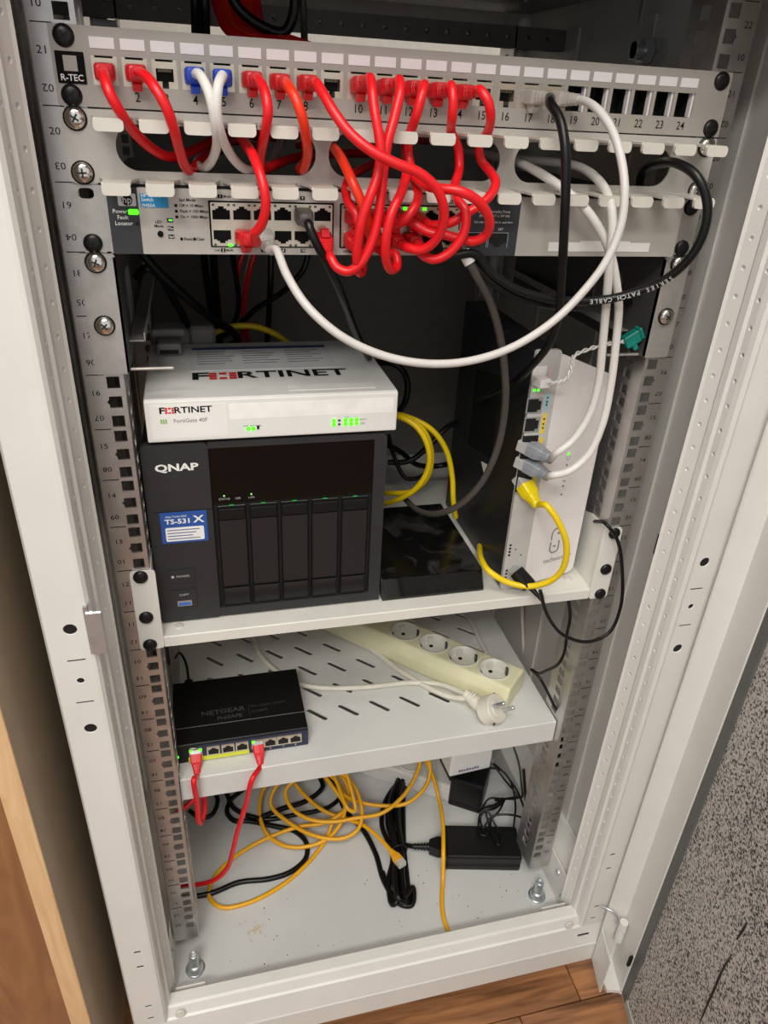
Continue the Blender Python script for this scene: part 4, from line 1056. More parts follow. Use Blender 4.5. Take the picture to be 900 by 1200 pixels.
bo = bpy.data.objects.new('body', me); col.objects.link(bo); bo.parent = pst
c = MB()
SOCK = [-k * 0.0435 for k in range(4)]
for x in SOCK: c.cyl((x, 0, HH - 0.013), (x, 0, HH + 0.01), 0.0190, 28)
# cut in local coordinates
_w = WM.pop(pst); cut(bo, c); WM[pst] = _w
for x in SOCK:
    q = MB().lathe([(0.0, -0.0130), (0.0186, -0.0130)], (x, 0, HH), (0, 0, 1), 24)
    s_ = MB().cyl((x, 0, HH - 0.0135), (x, 0, HH - 0.0125), 0.0188, 24).build('socket', SOCKW, pst, local=True)
    rg = MB().lathe([(0.0189, -0.0128), (0.0189, 0.0004), (0.0205, 0.0004), (0.0205, -0.001)], (x, 0, HH), (0, 0, 1), 28, cap=False).build('socket_wall', SOCKW, s_, local=True)
    for dy in (-1, 1):
        px_, py_ = x + dy * 0.0067, -dy * 0.0067
        MB().cyl((px_, py_, HH - 0.0126), (px_, py_, HH - 0.0121), 0.0028, 12).build('pin_hole', SLOTBLK, s_, local=True)
        z = MB().box(-0.0022, 0.0022, dy * 0.0178 - 0.0012, dy * 0.0178 + 0.0012, HH - 0.0125, HH - 0.001).rot(-PI / 4)
        MB().add([v + Vector((x, 0, 0)) for v in z.v], z.f).build('earth_clip', mat('clip_dark_metal', (92, 88, 80), 0.35, 0.8), s_, local=True)
        z = MB().box(dy * 0.01605 - 0.00255, dy * 0.01605 + 0.00255, -0.0030, 0.0030, HH - 0.0125, HH - 0.0030).rot(-PI / 4)
        MB().add([v + Vector((x, 0, 0)) for v in z.v], z.f).build('guide_rib', SOCKW, s_, local=True)

# cord of the strip and its plug, lying in front
cd = MB().tube([(-0.0142,0.2376,0.2560), (0.0240,0.1872,0.2545), (0.0568,0.1288,0.2545), (0.0793,0.0984,0.2545), (0.0984,0.0759,0.2560), (0.1130,0.0606,0.2620), (0.1217,0.0547,0.2660)], 0.0034, 10)
cd.build('cord', PLUGW, pst)
gp = thing('mains_plug', 'off-white earthed mains plug resting in front of the ivory power strip', 'plug', (0.1535,0.0443,0.2500))
cdv = MB().tube([(-0.1256,0.2314,0.2545), (-0.1215,0.1999,0.2545), (-0.1040,0.1625,0.2545), (-0.0772,0.1315,0.2545), (-0.0467,0.1178,0.2545), (0.0067,0.1092,0.2545), (0.0623,0.1065,0.2545), (0.0983,0.0937,0.2570), (0.1142,0.0741,0.2620), (0.1221,0.0591,0.2660)], 0.0034, 10)
cdv.build('cord', PLUGW, gp)
pc = Vector((0.1452,0.0288,0.2680)); pd = (Vector((0.1660,0.0310,0.2760)) - Vector((0.1283,0.0381,0.2720))).normalized()
pd = Vector((0.56, -0.52, 0.64)).normalized()
MB().lathe([(0.0150, -0.014), (0.0172, -0.012), (0.0178, 0.0050), (0.0172, 0.0060), (0.0105, 0.0062), (0.0100, 0.0070), (0.0005, 0.0070)], pc, pd, 30, smooth=False).build('body', PLUGW, gp)
a_, b_, d_ = frame_from(pd)
sr = Vector((0.1197,0.0598,0.2700)) - pc
MB().tube([pc - pd * 0.006, pc - pd * 0.006 + sr * 0.5, pc + sr], lambda t: 0.0110 - 0.0058 * t, 12).build('sleeve', PLUGW, gp)
rb = MB()
for k in range(4):
    q = pc + sr * (0.68 + 0.09 * k); rb.cyl(q - sr.normalized() * 0.0011, q + sr.normalized() * 0.0011, 0.0068 - 0.0003 * k, 12)
rb.build('strain_relief', PLUGW, gp)
for s_ in (-1, 1):
    q = pc + pd * 0.006 + (b_ * 0.8 + a_ * 0.6) * (s_ * 0.0090)
    MB().cyl(q, q + pd * 0.017, 0.0025, 14).cyl(q + pd * 0.017, q + pd * 0.0185, 0.0025, 14, 0.0012).build('pin', ZINC, gp)
    e_ = pc + pd * 0.001 + (a_ * 0.8 - b_ * 0.6) * (s_ * 0.0178)
    MB().box(e_.x - 0.0012, e_.x + 0.0012, e_.y - 0.0012, e_.y + 0.0012, e_.z - 0.0025, e_.z + 0.0025, 0.0004, 1).build('earth_contact', mat('earth_contact_metal', (110, 106, 98), 0.4, 0.6), gp)  # dull grey metal of the earth contacts

# ------------------------------------------------------------------ patch cables
def ring(s, w, h, e=0.6):
    n = 12; p = []
    for i in range(n):
        a = 2 * PI * i / n; ca, sa = math.cos(a), math.sin(a)
        p.append((math.copysign(abs(ca) ** e, ca) * w, s, math.copysign(abs(sa) ** e, sa) * h))
    return p
BOOT = {}
def boot_mesh(m):
    if m.name not in BOOT:
        b = MB(); secs = [(0.000, 0.0062, 0.0050, 0.35), (-0.0085, 0.0062, 0.0050, 0.35), (-0.0110, 0.0052, 0.0044, 0.5), (-0.0135, 0.0050, 0.0043, 0.6), (-0.0138, 0.0044, 0.0040, 0.7), (-0.0160, 0.0046, 0.0042, 0.7), (-0.0163, 0.0041, 0.0038, 0.8), (-0.0210, 0.0039, 0.0038, 1.0)]
        vs_ = []
        for s, w, h, e in secs: vs_ += ring(s, w, h, e)
        n = 12; fs = [(k * n + i, k * n + (i + 1) % n, (k + 1) * n + (i + 1) % n, (k + 1) * n + i) for k in range(len(secs) - 1) for i in range(n)]
        b.add(vs_, fs, False); b.add(vs_[:n], [tuple(range(n))]); b.add(vs_[-n:], [tuple(range(n))[::-1]])
        BOOT[m.name] = b.mesh('plug_boot', m)
        h = MB().prism([(0.000, -0.0046), (-0.0075, -0.0046), (-0.0090, -0.0062), (-0.0060, -0.0100), (-0.0035, -0.0098), (-0.0005, -0.0066)], (-0.0028, 0, 0), (0, 1, 0), (0, 0, 1), (0.0056, 0, 0))
        BOOT[m.name + 'h'] = h.mesh('latch_guard', m)
    return BOOT[m.name], BOOT[m.name + 'h']
PLUGBODY = MB().box(-0.0058, 0.0058, -0.0008, 0.0085, -0.0040, 0.0040, 0.0004, 1).mesh('plug_body', CLEAR)
PLUGDARK = MB().box(-0.0058, 0.0058, -0.0008, 0.0085, -0.0040, 0.0040, 0.0004, 1).mesh('plug_body', DKGREYB)
def rotto(d, up=(0, 0, 1)):
    a, b, dd = frame_from(d, up)
    # local -Y -> d, local Z -> b, local X -> a
    m = Matrix.Identity(3); m.col[0] = -a if False else dd.cross(b) * 1.0; m.col[1] = -dd; m.col[2] = b
    if m.determinant() < 0: m.col[0] = -m.col[0]
    return m.to_4x4()
def plug(parent, pos, d, m=REDB, up=(0, 0, 1), guard=True, body=None):
    R_ = rotto(d, up)
    if m in (GREYB, YELB): R_ = R_ @ Matrix.Diagonal((1.25, 1.2, 1.35, 1))
    bm_, gm_ = boot_mesh(m)
    p = link('plug', bm_, parent, Vector(pos), R_)
    s = bpy.data.objects.new('plug_body', body or PLUGBODY); col.objects.link(s); s.parent = p
    if guard:
        s = bpy.data.objects.new('latch_guard', gm_); col.objects.link(s); s.parent = p
    return p
NC = [0]
def cable(label, pts, r, m, start=None, end=None, group='network patch cables', name='patch_cable', n=10, res=7, flat=1.0):
    """start/end: (pos, direction outward, boot material, up, guard, plug body)"""
    P = [Vector(p) for p in pts]
    if start:
        d = Vector(start[1]).normalized(); P = [Vector(start[0]) + d * 0.017, Vector(start[0]) + d * 0.0225] + P
    if end:
        d = Vector(end[1]).normalized(); P = P + [Vector(end[0]) + d * 0.0225, Vector(end[0]) + d * 0.017]
    root = thing(name, label, 'cable', P[0], group=group)
    MB().tube(P, r, n, res, flat=flat).build('sheath', m, root)
    for e in (start, end):
        if e: plug(root, e[0], e[1], e[2], e[3] if len(e) > 3 else (0, 0, 1), e[4] if len(e) > 4 else True, e[5] if len(e) > 5 else None)
    return root, P
def pport(i, dz=0.0): return (px(i), -0.0040, PZ - 0.0005 + dz)
def sport(p): return (SWP[p][0], SY - 0.0015, SWP[p][1])
RR = 0.0033
cable('leftmost red patch cable, plugged into the first patch panel jack', [(-0.2084,-0.0380,0.9033), (-0.2065,-0.0420,0.8973), (-0.2024,-0.0400,0.8886), (-0.1965,-0.0280,0.8779), (-0.1873,-0.0120,0.8677), (-0.1757,0.0060,0.8614), (-0.1610,0.0300,0.8642), (-0.1446,0.0600,0.8705), (-0.1262,0.1000,0.8747), (-0.1043,0.1600,0.8700)], RR, RED, start=(pport(1), (0.04, -1, -0.05), REDB))
cable('red patch cable in the second patch panel jack, dipping lowest at far left', [(-0.1848,-0.0370,0.9072), (-0.1807,-0.0450,0.9021), (-0.1756,-0.0480,0.8935), (-0.1718,-0.0440,0.8817), (-0.1694,-0.0300,0.8684), (-0.1666,-0.0120,0.8572), (-0.1628,0.0020,0.8536), (-0.1564,0.0220,0.8577), (-0.1442,0.0500,0.8642), (-0.1271,0.0900,0.8691), (-0.1045,0.1600,0.8633)], RR, RED, start=(pport(2), (0.14, -1, -0.0), REDB))
cable('left of the two white patch cables with blue plugs in the patch panel', [(-0.1529,-0.0400,0.9088), (-0.1500,-0.0460,0.9027), (-0.1477,-0.0480,0.8934), (-0.1462,-0.0440,0.8818), (-0.1458,-0.0300,0.8717), (-0.1490,-0.0120,0.8614), (-0.1546,0.0050,0.8552), (-0.1583,0.0200,0.8567), (-0.1515,0.0600,0.8610), (-0.1281,0.1400,0.8602)], 0.0031, WHITEC, start=(pport(4), (0.06, -1, 0.06), BLUEB))
cable('right of the two white patch cables with blue plugs in the patch panel', [(-0.1406,-0.0380,0.9095), (-0.1433,-0.0460,0.9048), (-0.1451,-0.0480,0.8935), (-0.1441,-0.0440,0.8819), (-0.1394,-0.0300,0.8699), (-0.1304,-0.0100,0.8587), (-0.1192,0.0100,0.8537), (-0.1039,0.0400,0.8569), (-0.0958,0.0700,0.8653), (-0.0865,0.1200,0.8724)], 0.0031, WHITEC, start=(pport(5), (-0.05, -1, 0.04), BLUEB))
cable('red patch cable just right of the blue plugs, turning back into the oval opening', [(-0.1159,-0.0380,0.9054), (-0.1146,-0.0440,0.8995), (-0.1140,-0.0460,0.8926), (-0.1149,-0.0420,0.8840), (-0.1161,-0.0280,0.8736), (-0.1166,-0.0120,0.8640), (-0.1131,0.0040,0.8555), (-0.1035,0.0200,0.8578), (-0.0865,0.0400,0.8615), (-0.0554,0.0700,0.8636), (-0.0077,0.1100,0.8628)], RR, RED, start=(pport(6), (0.10, -1, 0.02), REDB))
cable('orange-red patch cable hanging from the patch panel into the left oval opening', [(-0.0998,-0.0400,0.9057), (-0.0969,-0.0460,0.9003), (-0.0930,-0.0480,0.8903), (-0.0892,-0.0400,0.8776), (-0.0860,-0.0220,0.8667), (-0.0867,-0.0060,0.8576), (-0.0872,0.0080,0.8565), (-0.0763,0.0350,0.8616), (-0.0501,0.0800,0.8632)], RR, ORANGE, start=(pport(7), (0.10, -1, -0.02), REDB))
cable('red patch cable from patch panel port 8 crossing diagonally over the others', [(-0.0824,-0.0420,0.9084), (-0.0794,-0.0500,0.9025), (-0.0737,-0.0580,0.8927), (-0.0649,-0.0640,0.8825), (-0.0518,-0.0700,0.8733), (-0.0367,-0.0730,0.8672), (-0.0226,-0.0740,0.8627), (-0.0111,-0.0740,0.8551), (-0.0038,-0.0720,0.8447), (-0.0011,-0.0690,0.8355), (-0.0013,-0.0640,0.8255), (-0.0054,-0.0580,0.8162), (-0.0116,-0.0530,0.8119), (-0.0190,-0.0460,0.8124)], RR, RED, start=(pport(8), (0.12, -1, 0.02), REDB), end=(sport(18), (0.22, -1, -0.10), REDB, (0, 0, -1)))
cable('red patch cable right of the empty jack between the red plugs, bending down left', [(-0.0475,-0.0370,0.9135), (-0.0482,-0.0460,0.9073), (-0.0474,-0.0520,0.8956), (-0.0450,-0.0560,0.8824), (-0.0439,-0.0580,0.8718), (-0.0460,-0.0600,0.8584), (-0.0506,-0.0620,0.8468), (-0.0553,-0.0620,0.8337), (-0.0570,-0.0600,0.8221), (-0.0573,-0.0560,0.8066), (-0.0545,-0.0500,0.7969), (-0.0505,-0.0430,0.7955), (-0.0491,-0.0380,0.8051)], RR, RED, start=(pport(10), (0.04, -1, 0.16), REDB), end=(sport(14), (0.10, -0.9, -0.30), REDB, (0, 0, -1)))
cable('red patch cable whose lower loop ends in the red plug right of the black plug', [(-0.0283,-0.0370,0.9136), (-0.0295,-0.0450,0.9073), (-0.0339,-0.0500,0.8923), (-0.0384,-0.0530,0.8777), (-0.0403,-0.0540,0.8642), (-0.0415,-0.0550,0.8488), (-0.0438,-0.0560,0.8298), (-0.0480,-0.0560,0.8150), (-0.0545,-0.0550,0.8030), (-0.0624,-0.0530,0.7975), (-0.0697,-0.0500,0.7995), (-0.0737,-0.0450,0.8057)], RR, RED, start=(pport(11), (0.14, -1, 0.12), REDB), end=(sport(12), (0.05, -0.85, -0.40), REDB, (0, 0, -1)))
cable('red patch cable from patch panel port 12 ending in a wide loop to the right', [(-0.0115,-0.0370,0.9116), (-0.0145,-0.0430,0.9056), (-0.0172,-0.0430,0.8944), (-0.0180,-0.0340,0.8841), (-0.0166,-0.0250,0.8728), (-0.0148,-0.0300,0.8615), (-0.0125,-0.0450,0.8549), (-0.0066,-0.0620,0.8527), (0.0056,-0.0700,0.8525), (0.0166,-0.0720,0.8488), (0.0267,-0.0700,0.8414), (0.0331,-0.0660,0.8323), (0.0339,-0.0600,0.8237), (0.0281,-0.0550,0.8186), (0.0197,-0.0500,0.8186), (0.0074,-0.0460,0.8212), (-0.0029,-0.0420,0.8222)], RR, RED, start=(pport(12), (0.14, -1, 0.08), REDB), end=(sport(17), (0.30, -1, 0.02), REDB))
cable('second red patch cable from the right, looping below the switch edge', [(0.0072,-0.0370,0.9120), (0.0076,-0.0420,0.9038), (0.0086,-0.0400,0.8939), (0.0135,-0.0260,0.8850), (0.0223,-0.0180,0.8748), (0.0236,-0.0200,0.8619), (0.0153,-0.0380,0.8517), (0.0145,-0.0500,0.8442), (0.0179,-0.0560,0.8390), (0.0190,-0.0580,0.8310), (0.0170,-0.0570,0.8213), (0.0104,-0.0550,0.8113), (0.0005,-0.0520,0.8055), (-0.0063,-0.0470,0.8069), (-0.0096,-0.0420,0.8106)], RR, RED, start=(pport(13), (0.16, -1, 0.06), REDB), end=(sport(20), (0.05, -1, -0.06), REDB, (0, 0, -1)))
cable('rightmost red patch cable, kinking over the right web of the organiser', [(0.0277,-0.0370,0.9106), (0.0320,-0.0420,0.9044), (0.0358,-0.0400,0.8951), (0.0398,-0.0260,0.8855), (0.0383,-0.0160,0.8764), (0.0420,-0.0140,0.8676), (0.0471,-0.0220,0.8605), (0.0471,-0.0340,0.8548), (0.0416,-0.0420,0.8483), (0.0326,-0.0460,0.8413), (0.0219,-0.0460,0.8350), (0.0124,-0.0440,0.8290)], RR, RED, start=(pport(14), (0.22, -1, 0.03), REDB), end=(sport(19), (0.35, -1, -0.12), REDB))
cable('red patch cable from the left oval opening into lower switch port 4', [(-0.0865,0.1200,0.8692), (-0.1190,0.0600,0.8794), (-0.1284,0.0220,0.8803), (-0.1278,-0.0080,0.8747), (-0.1235,-0.0340,0.8672), (-0.1206,-0.0470,0.8578), (-0.1182,-0.0520,0.8473), (-0.1179,-0.0510,0.8359), (-0.1207,-0.0470,0.8259), (-0.1249,-0.0410,0.8190)], RR, RED, end=(sport(4), (0.32, -0.9, -0.02), REDB))
cable('orange-red patch cable from the middle oval opening into the switch', [(-0.0750,0.1000,0.8674), (-0.0636,0.0500,0.8745), (-0.0641,0.0100,0.8725), (-0.0632,-0.0220,0.8669), (-0.0604,-0.0480,0.8549), (-0.0539,-0.0520,0.8414), (-0.0483,-0.0500,0.8284), (-0.0454,-0.0440,0.8198)], RR, ORANGE, end=(sport(16), (0.02, -1, 0.06), REDB, (0, 0, -1)))
cable('red patch cable from the middle oval opening with a tight loop below the switch', [(-0.0133,0.1200,0.8719), (-0.0053,0.0500,0.8784), (-0.0101,0.0050,0.8702), (-0.0196,-0.0350,0.8581), (-0.0293,-0.0580,0.8479), (-0.0361,-0.0640,0.8369), (-0.0389,-0.0640,0.8230), (-0.0378,-0.0600,0.8080), (-0.0319,-0.0530,0.7987), (-0.0258,-0.0460,0.7996), (-0.0259,-0.0400,0.8067)], RR, RED, end=(sport(16), (0.25, -0.9, -0.30), REDB, (0, 0, -1)))
cable('dark printed red patch cable curling into the middle of the switch', [(0.0403,0.1200,0.8738), (-0.0018,0.0400,0.8778), (-0.0089,0.0020,0.8693), (-0.0118,-0.0300,0.8540), (-0.0121,-0.0420,0.8449), (-0.0181,-0.0500,0.8370), (-0.0244,-0.0480,0.8295)], RR, RED, end=(sport(15), (0.30, -0.95, -0.10), REDB))
cable('short red patch cable behind the others plugged at switch port 13', [(-0.0192,0.0600,0.8593), (-0.0473,0.0100,0.8535), (-0.0588,-0.0200,0.8465), (-0.0584,-0.0340,0.8381), (-0.0547,-0.0400,0.8324), (-0.0533,-0.0400,0.8269)], RR, RED, end=(sport(13), (0.28, -1, -0.02), REDB))

# long pale cable from switch port 6 to patch panel port 18
cable('long pale grey cable sagging from lower switch port 6 up to patch panel port 18', [(-0.1110,-0.0480,0.8105), (-0.1066,-0.0660,0.7979), (-0.0954,-0.0820,0.7809), (-0.0740,-0.0920,0.7633), (-0.0450,-0.0960,0.7504), (-0.0148,-0.0980,0.7447), (0.0164,-0.0980,0.7456), (0.0482,-0.0960,0.7540), (0.0789,-0.0940,0.7723), (0.1007,-0.0940,0.7964), (0.1113,-0.0940,0.8141), (0.1178,-0.0920,0.8366), (0.1178,-0.0880,0.8575), (0.1158,-0.0780,0.8773), (0.1120,-0.0660,0.8929), (0.1072,-0.0520,0.9035)], 0.0029, GREYC, start=((SWP[6][0], SY - 0.0015, SWP[6][1] + 0.0005), (0.15, -1, -0.30), CLEAR, (0, 0, -1), False), end=(pport(18), (0.55, -1, -0.02), BEIGEB))
cable('black cable hanging from patch panel port 17 down to the modem', [(0.0778,-0.0400,0.9056), (0.0807,-0.0520,0.8963), (0.0833,-0.0600,0.8814), (0.0863,-0.0640,0.8581), (0.0917,-0.0620,0.8275), (0.0998,-0.0540,0.7934), (0.1079,-0.0440,0.7634), (0.1101,-0.0320,0.7369), (0.1065,-0.0120,0.7104), (0.1040,0.0150,0.6858), (0.1085,0.0700,0.6558), (0.1290,0.1500,0.6177)], 0.0034, BLACKC, start=(pport(17), (0.22, -1, -0.02), BEIGEB))
# black printed patch cable looping at the right
_, bp_ = cable('black printed patch cable looping over the right rail beside the organiser', [(0.2231,0.0600,0.8451), (0.1950,0.0200,0.8549), (0.1808,-0.0060,0.8642), (0.1728,-0.0340,0.8708), (0.1723,-0.0580,0.8730), (0.1791,-0.0740,0.8668), (0.1868,-0.0820,0.8525), (0.1899,-0.0840,0.8354), (0.1876,-0.0800,0.8143), (0.1767,-0.0680,0.7936), (0.1551,-0.0560,0.7802), (0.1294,-0.0480,0.7741), (0.0985,-0.0440,0.7753), (0.0725,-0.0400,0.7811), (0.0510,-0.0360,0.7929), (0.0366,-0.0340,0.8060)], 0.0034, BLACKC, end=(sport(22), (0.22, -1, -0.55), BLACK, (0, 0, -1)))
_r = _
def text_along(s, P, s0, size, r, parent, gap=1.0, facing=(0, -1, 0.15), flip=False):
    Q = smooth_path(P, 14); acc = [0]
    for a, b in zip(Q, Q[1:]): acc.append(acc[-1] + (b - a).length)
    t = MB(); d = s0
    for ch in s:
        if ch != ' ':
            k = min(max(i for i in range(len(acc)) if acc[i] <= d), len(Q) - 2)
            p = Q[k] + (Q[k + 1] - Q[k]) * ((d - acc[k]) / max(acc[k + 1] - acc[k], 1e-6))
            tg = (Q[k + 1] - Q[k]).normalized()
            n_ = Vector(facing); n_ = (n_ - tg * n_.dot(tg)).normalized()
            up = n_.cross(tg)
            t.text(ch, size, p + n_ * (r + 0.0001), tg, up, bold=0.015)
        d += size * 0.78 * gap
    return t.build('printed_text', mat('print_grey', (190, 188, 184), 0.6), parent)
text_along('SERIES PATCH CABLE', bp_, 0.232, 0.0046, 0.0034, _r)
cable('second black cable running along the printed one under the switch', [(0.2899,0.1000,0.7444), (0.2130,0.0300,0.7533), (0.1464,-0.0200,0.7624), (0.1008,-0.0340,0.7684), (0.0707,-0.0340,0.7765), (0.0503,-0.0320,0.7883), (0.0343,-0.0300,0.8028)], 0.0032, BLACKC)
gt, gp_ = cable('dark grey cable with a white tag dropping from the switch past the modem side', [(0.0272,-0.0240,0.8133), (0.0323,-0.0320,0.8025), (0.0404,-0.0320,0.7908), (0.0562,-0.0240,0.7711), (0.0707,-0.0160,0.7451), (0.0858,-0.0040,0.7085), (0.0952,0.0040,0.6701), (0.0970,0.0120,0.6246), (0.0886,0.0200,0.5844), (0.0738,0.0340,0.5534), (0.0588,0.0550,0.5331), (0.0497,0.0900,0.5186), (0.0443,0.1400,0.5116)], 0.0033, DKGREYC)
p0, p1 = Vector((0.0291,-0.0300,0.8076)), Vector((0.0343,-0.0330,0.7991))
MB().cyl(p0, p1, 0.0044, 14).build('white_tag', LABELP, gt)
wt = MB().sheet([(0.0150,-0.0360,0.8221), (0.0198,-0.0360,0.8134), (0.0222,-0.0500,0.8186), (0.0190,-0.0500,0.8248)], (0, 0.0006, 0)).build('tag_flag', LABELP, gt)
cable('black patch cable from upper switch port 9 hanging down behind the firewall', [(-0.0883,-0.0400,0.8264), (-0.0837,-0.0440,0.8155), (-0.0739,-0.0400,0.7984), (-0.0613,-0.0240,0.7752), (-0.0415,0.0200,0.7373), (-0.0175,0.0800,0.6990), (0.0127,0.1600,0.6554), (0.0309,0.2000,0.6337)], 0.0031, BLACKC, start=(sport(9), (0.05, -1, -0.15), DKGREYB, (0, 0, 1), False))

# white cables from opening to modem
cable('white patch cable in the upper grey plug of the modem', [(0.0815,0.1000,0.8664), (0.0927,0.0500,0.8660), (0.1138,0.0300,0.8662), (0.1317,0.0100,0.8645), (0.1376,-0.0180,0.8563), (0.1378,-0.0380,0.8442), (0.1389,-0.0460,0.8287), (0.1403,-0.0480,0.8077), (0.1468,-0.0440,0.7749), (0.1549,-0.0380,0.7355), (0.1605,-0.0340,0.7009), (0.1587,-0.0320,0.6715), (0.1475,-0.0320,0.6486), (0.1345,-0.0310,0.6366)], 0.0034, WHITEC, end=((0.1300, MYF - 0.002, 0.6225), (0.75, -1, -0.20), GREYB, (0, 0, 1), False))
cable('white patch cable in the lower grey plug of the modem', [(0.0657,0.1000,0.8672), (0.0739,0.0500,0.8679), (0.0843,0.0140,0.8652), (0.1016,-0.0220,0.8534), (0.1212,-0.0360,0.8377), (0.1362,-0.0400,0.8205), (0.1446,-0.0420,0.8067), (0.1535,-0.0420,0.7869), (0.1615,-0.0400,0.7665), (0.1666,-0.0380,0.7388), (0.1714,-0.0360,0.7012), (0.1713,-0.0360,0.6645), (0.1638,-0.0360,0.6362), (0.1476,-0.0360,0.6203), (0.1334,-0.0340,0.6161)], 0.0034, WHITEC, end=((0.1300, MYF - 0.002, 0.6050), (0.75, -1, -0.22), GREYB, (0, 0, 1), False))
cable('yellow patch cable curving from the modem around its front', [(0.1398,-0.0200,0.5772), (0.1520,-0.0280,0.5611), (0.1638,-0.0300,0.5353), (0.1667,-0.0260,0.5055), (0.1599,-0.0180,0.4864), (0.1436,-0.0080,0.4751), (0.1230,0.0020,0.4761), (0.1059,0.0120,0.4851), (0.1061,0.0350,0.4851), (0.1224,0.0800,0.4716)], 0.0032, YELLOW, start=((0.1310, MYF - 0.002, 0.5830), (0.45, -1, -0.80), YELB, (0, 0, 1), False))
# thin black usb lead
ub = thing('usb_lead', 'thin black USB lead plugged low into the modem and looping over the shelf ear', 'cable', (0.1324,0.0060,0.5008))
upd = Vector((0.55, -0.75, -0.55)).normalized(); up0 = Vector((0.1325, MYF - 0.001, 0.4860))
q = MB().box(-0.0060, 0.0060, -0.0070, 0.0, -0.0024, 0.0024); q.v = [rotto(upd).to_3x3() @ v + up0 for v in q.v]; q.build('metal_shell', ZINC, ub)
q = MB().box(-0.0080, 0.0080, -0.0270, -0.0060, -0.0045, 0.0045, 0.0014, 2); q.v = [rotto(upd).to_3x3() @ v + up0 for v in q.v]; q.build('plug_body', BLACK, ub)
MB().cyl(up0 + upd * 0.026, up0 + upd * 0.040, 0.0036, 10, 0.0022).build('strain_relief', BLACK, ub)
e0 = up0 + upd * 0.038
MB().tube([e0, e0 + upd * 0.008, (0.1455,-0.0280,0.4836), (0.1595,-0.0260,0.4504), (0.1846,-0.0240,0.4184), (0.2189,-0.0220,0.4024), (0.2430,-0.0200,0.4102), (0.2506,-0.0180,0.4412), (0.2426,-0.0160,0.4892), (0.2292,-0.0140,0.5269), (0.2180,-0.0060,0.5413), (0.2197,0.0120,0.5338), (0.2324,0.0400,0.5156)], 0.0019, 8, 8).build('lead', BLACKC, ub)
# teal connector on a twisted white wire
tw_ = thing('phone_wire', 'twisted white wire with teal connector hanging from the modem top', 'cable', (0.1278,0.0100,0.6899))
base = [(0.1292,0.0060,0.6904), (0.1348,-0.0060,0.6928), (0.1423,-0.0120,0.6985), (0.1452,-0.0120,0.7092), (0.1473,-0.0080,0.7170), (0.1654,0.0000,0.7209), (0.1853,0.0040,0.7238), (0.2023,0.0060,0.7252)]
Q = smooth_path(base, 10)
for ph in (0, PI):
    pts = []
    for i_, p in enumerate(Q):
        tg = (Q[min(i_ + 1, len(Q) - 1)] - Q[max(i_ - 1, 0)]).normalized(); a_, b_, _d = frame_from(tg)
        pts.append(p + (a_ * math.cos(i_ * 0.7 + ph) + b_ * math.sin(i_ * 0.7 + ph)) * 0.0012)
    MB().tube(pts, 0.0010, 6, smooth_it=False).build('wire', WHITEC, tw_)
MB().box(-0.0055, 0.0055, -0.010, 0.004, -0.0042, 0.0042, 0.0008, 1).rot(0.2).build('white_plug', MODW, tw_, local=True).location = (0.0, 0, 0)
tc_ = Vector((0.2101,0.0060,0.7281)) - Vector((0.1278,0.0100,0.6899))
for nm, bx4 in (('teal_connector', (-0.0085, 0.0065, -0.004, 0.004, -0.0055, 0.0055)), ('connector_lip', (0.0065, 0.0095, -0.0048, 0.0048, -0.0042, 0.0062)), ('connector_latch', (-0.003, 0.0015, -0.003, 0.003, -0.0115, -0.0050))):
    k_ = MB().box(*bx4, 0.0006, 1).rot(-0.55, axis='Y').build(nm, TEAL, tw_, local=True); k_.location = tc_

# ------------------------------------------------------------------ cables behind the devices
cable('yellow cable loop beside the firewall, inner ring', [(0.0187,0.1200,0.6188), (0.0269,0.1000,0.6235), (0.0408,0.0900,0.6167), (0.0526,0.0850,0.5974), (0.0572,0.0900,0.5694), (0.0491,0.1000,0.5406), (0.0337,0.1200,0.5165), (0.0197,0.1600,0.4894)], 0.0031, YELLOW, group='yellow cables behind the storage unit')
cable('yellow cable loop beside the firewall, middle ring', [(0.0193,0.1400,0.6118), (0.0344,0.1100,0.6192), (0.0506,0.1000,0.6091), (0.0619,0.1000,0.5843), (0.0613,0.1000,0.5562), (0.0496,0.1100,0.5323), (0.0341,0.1300,0.5198), (0.0215,0.1700,0.5022)], 0.0031, YELLOW, group='yellow cables behind the storage unit')
cable('yellow cable dropping from the firewall to behind the media box', [(0.0219,0.1500,0.6087), (0.0401,0.1200,0.6149), (0.0633,0.1100,0.6043), (0.0827,0.1100,0.5784), (0.0928,0.1100,0.5448), (0.0965,0.1100,0.5178), (0.1058,0.1200,0.4881)], 0.0031, YELLOW, group='yellow cables behind the storage unit')
cable('yellow cable arching behind the back of the firewall', [(-0.1608,0.2200,0.6713), (-0.1514,0.2200,0.6793), (-0.1314,0.2200,0.6863), (-0.1062,0.2200,0.6858), (-0.0837,0.2200,0.6761), (-0.0653,0.2200,0.6615), (-0.0384,0.2400,0.6328)], 0.0033, YELLOW, group='cables hanging inside the rack')
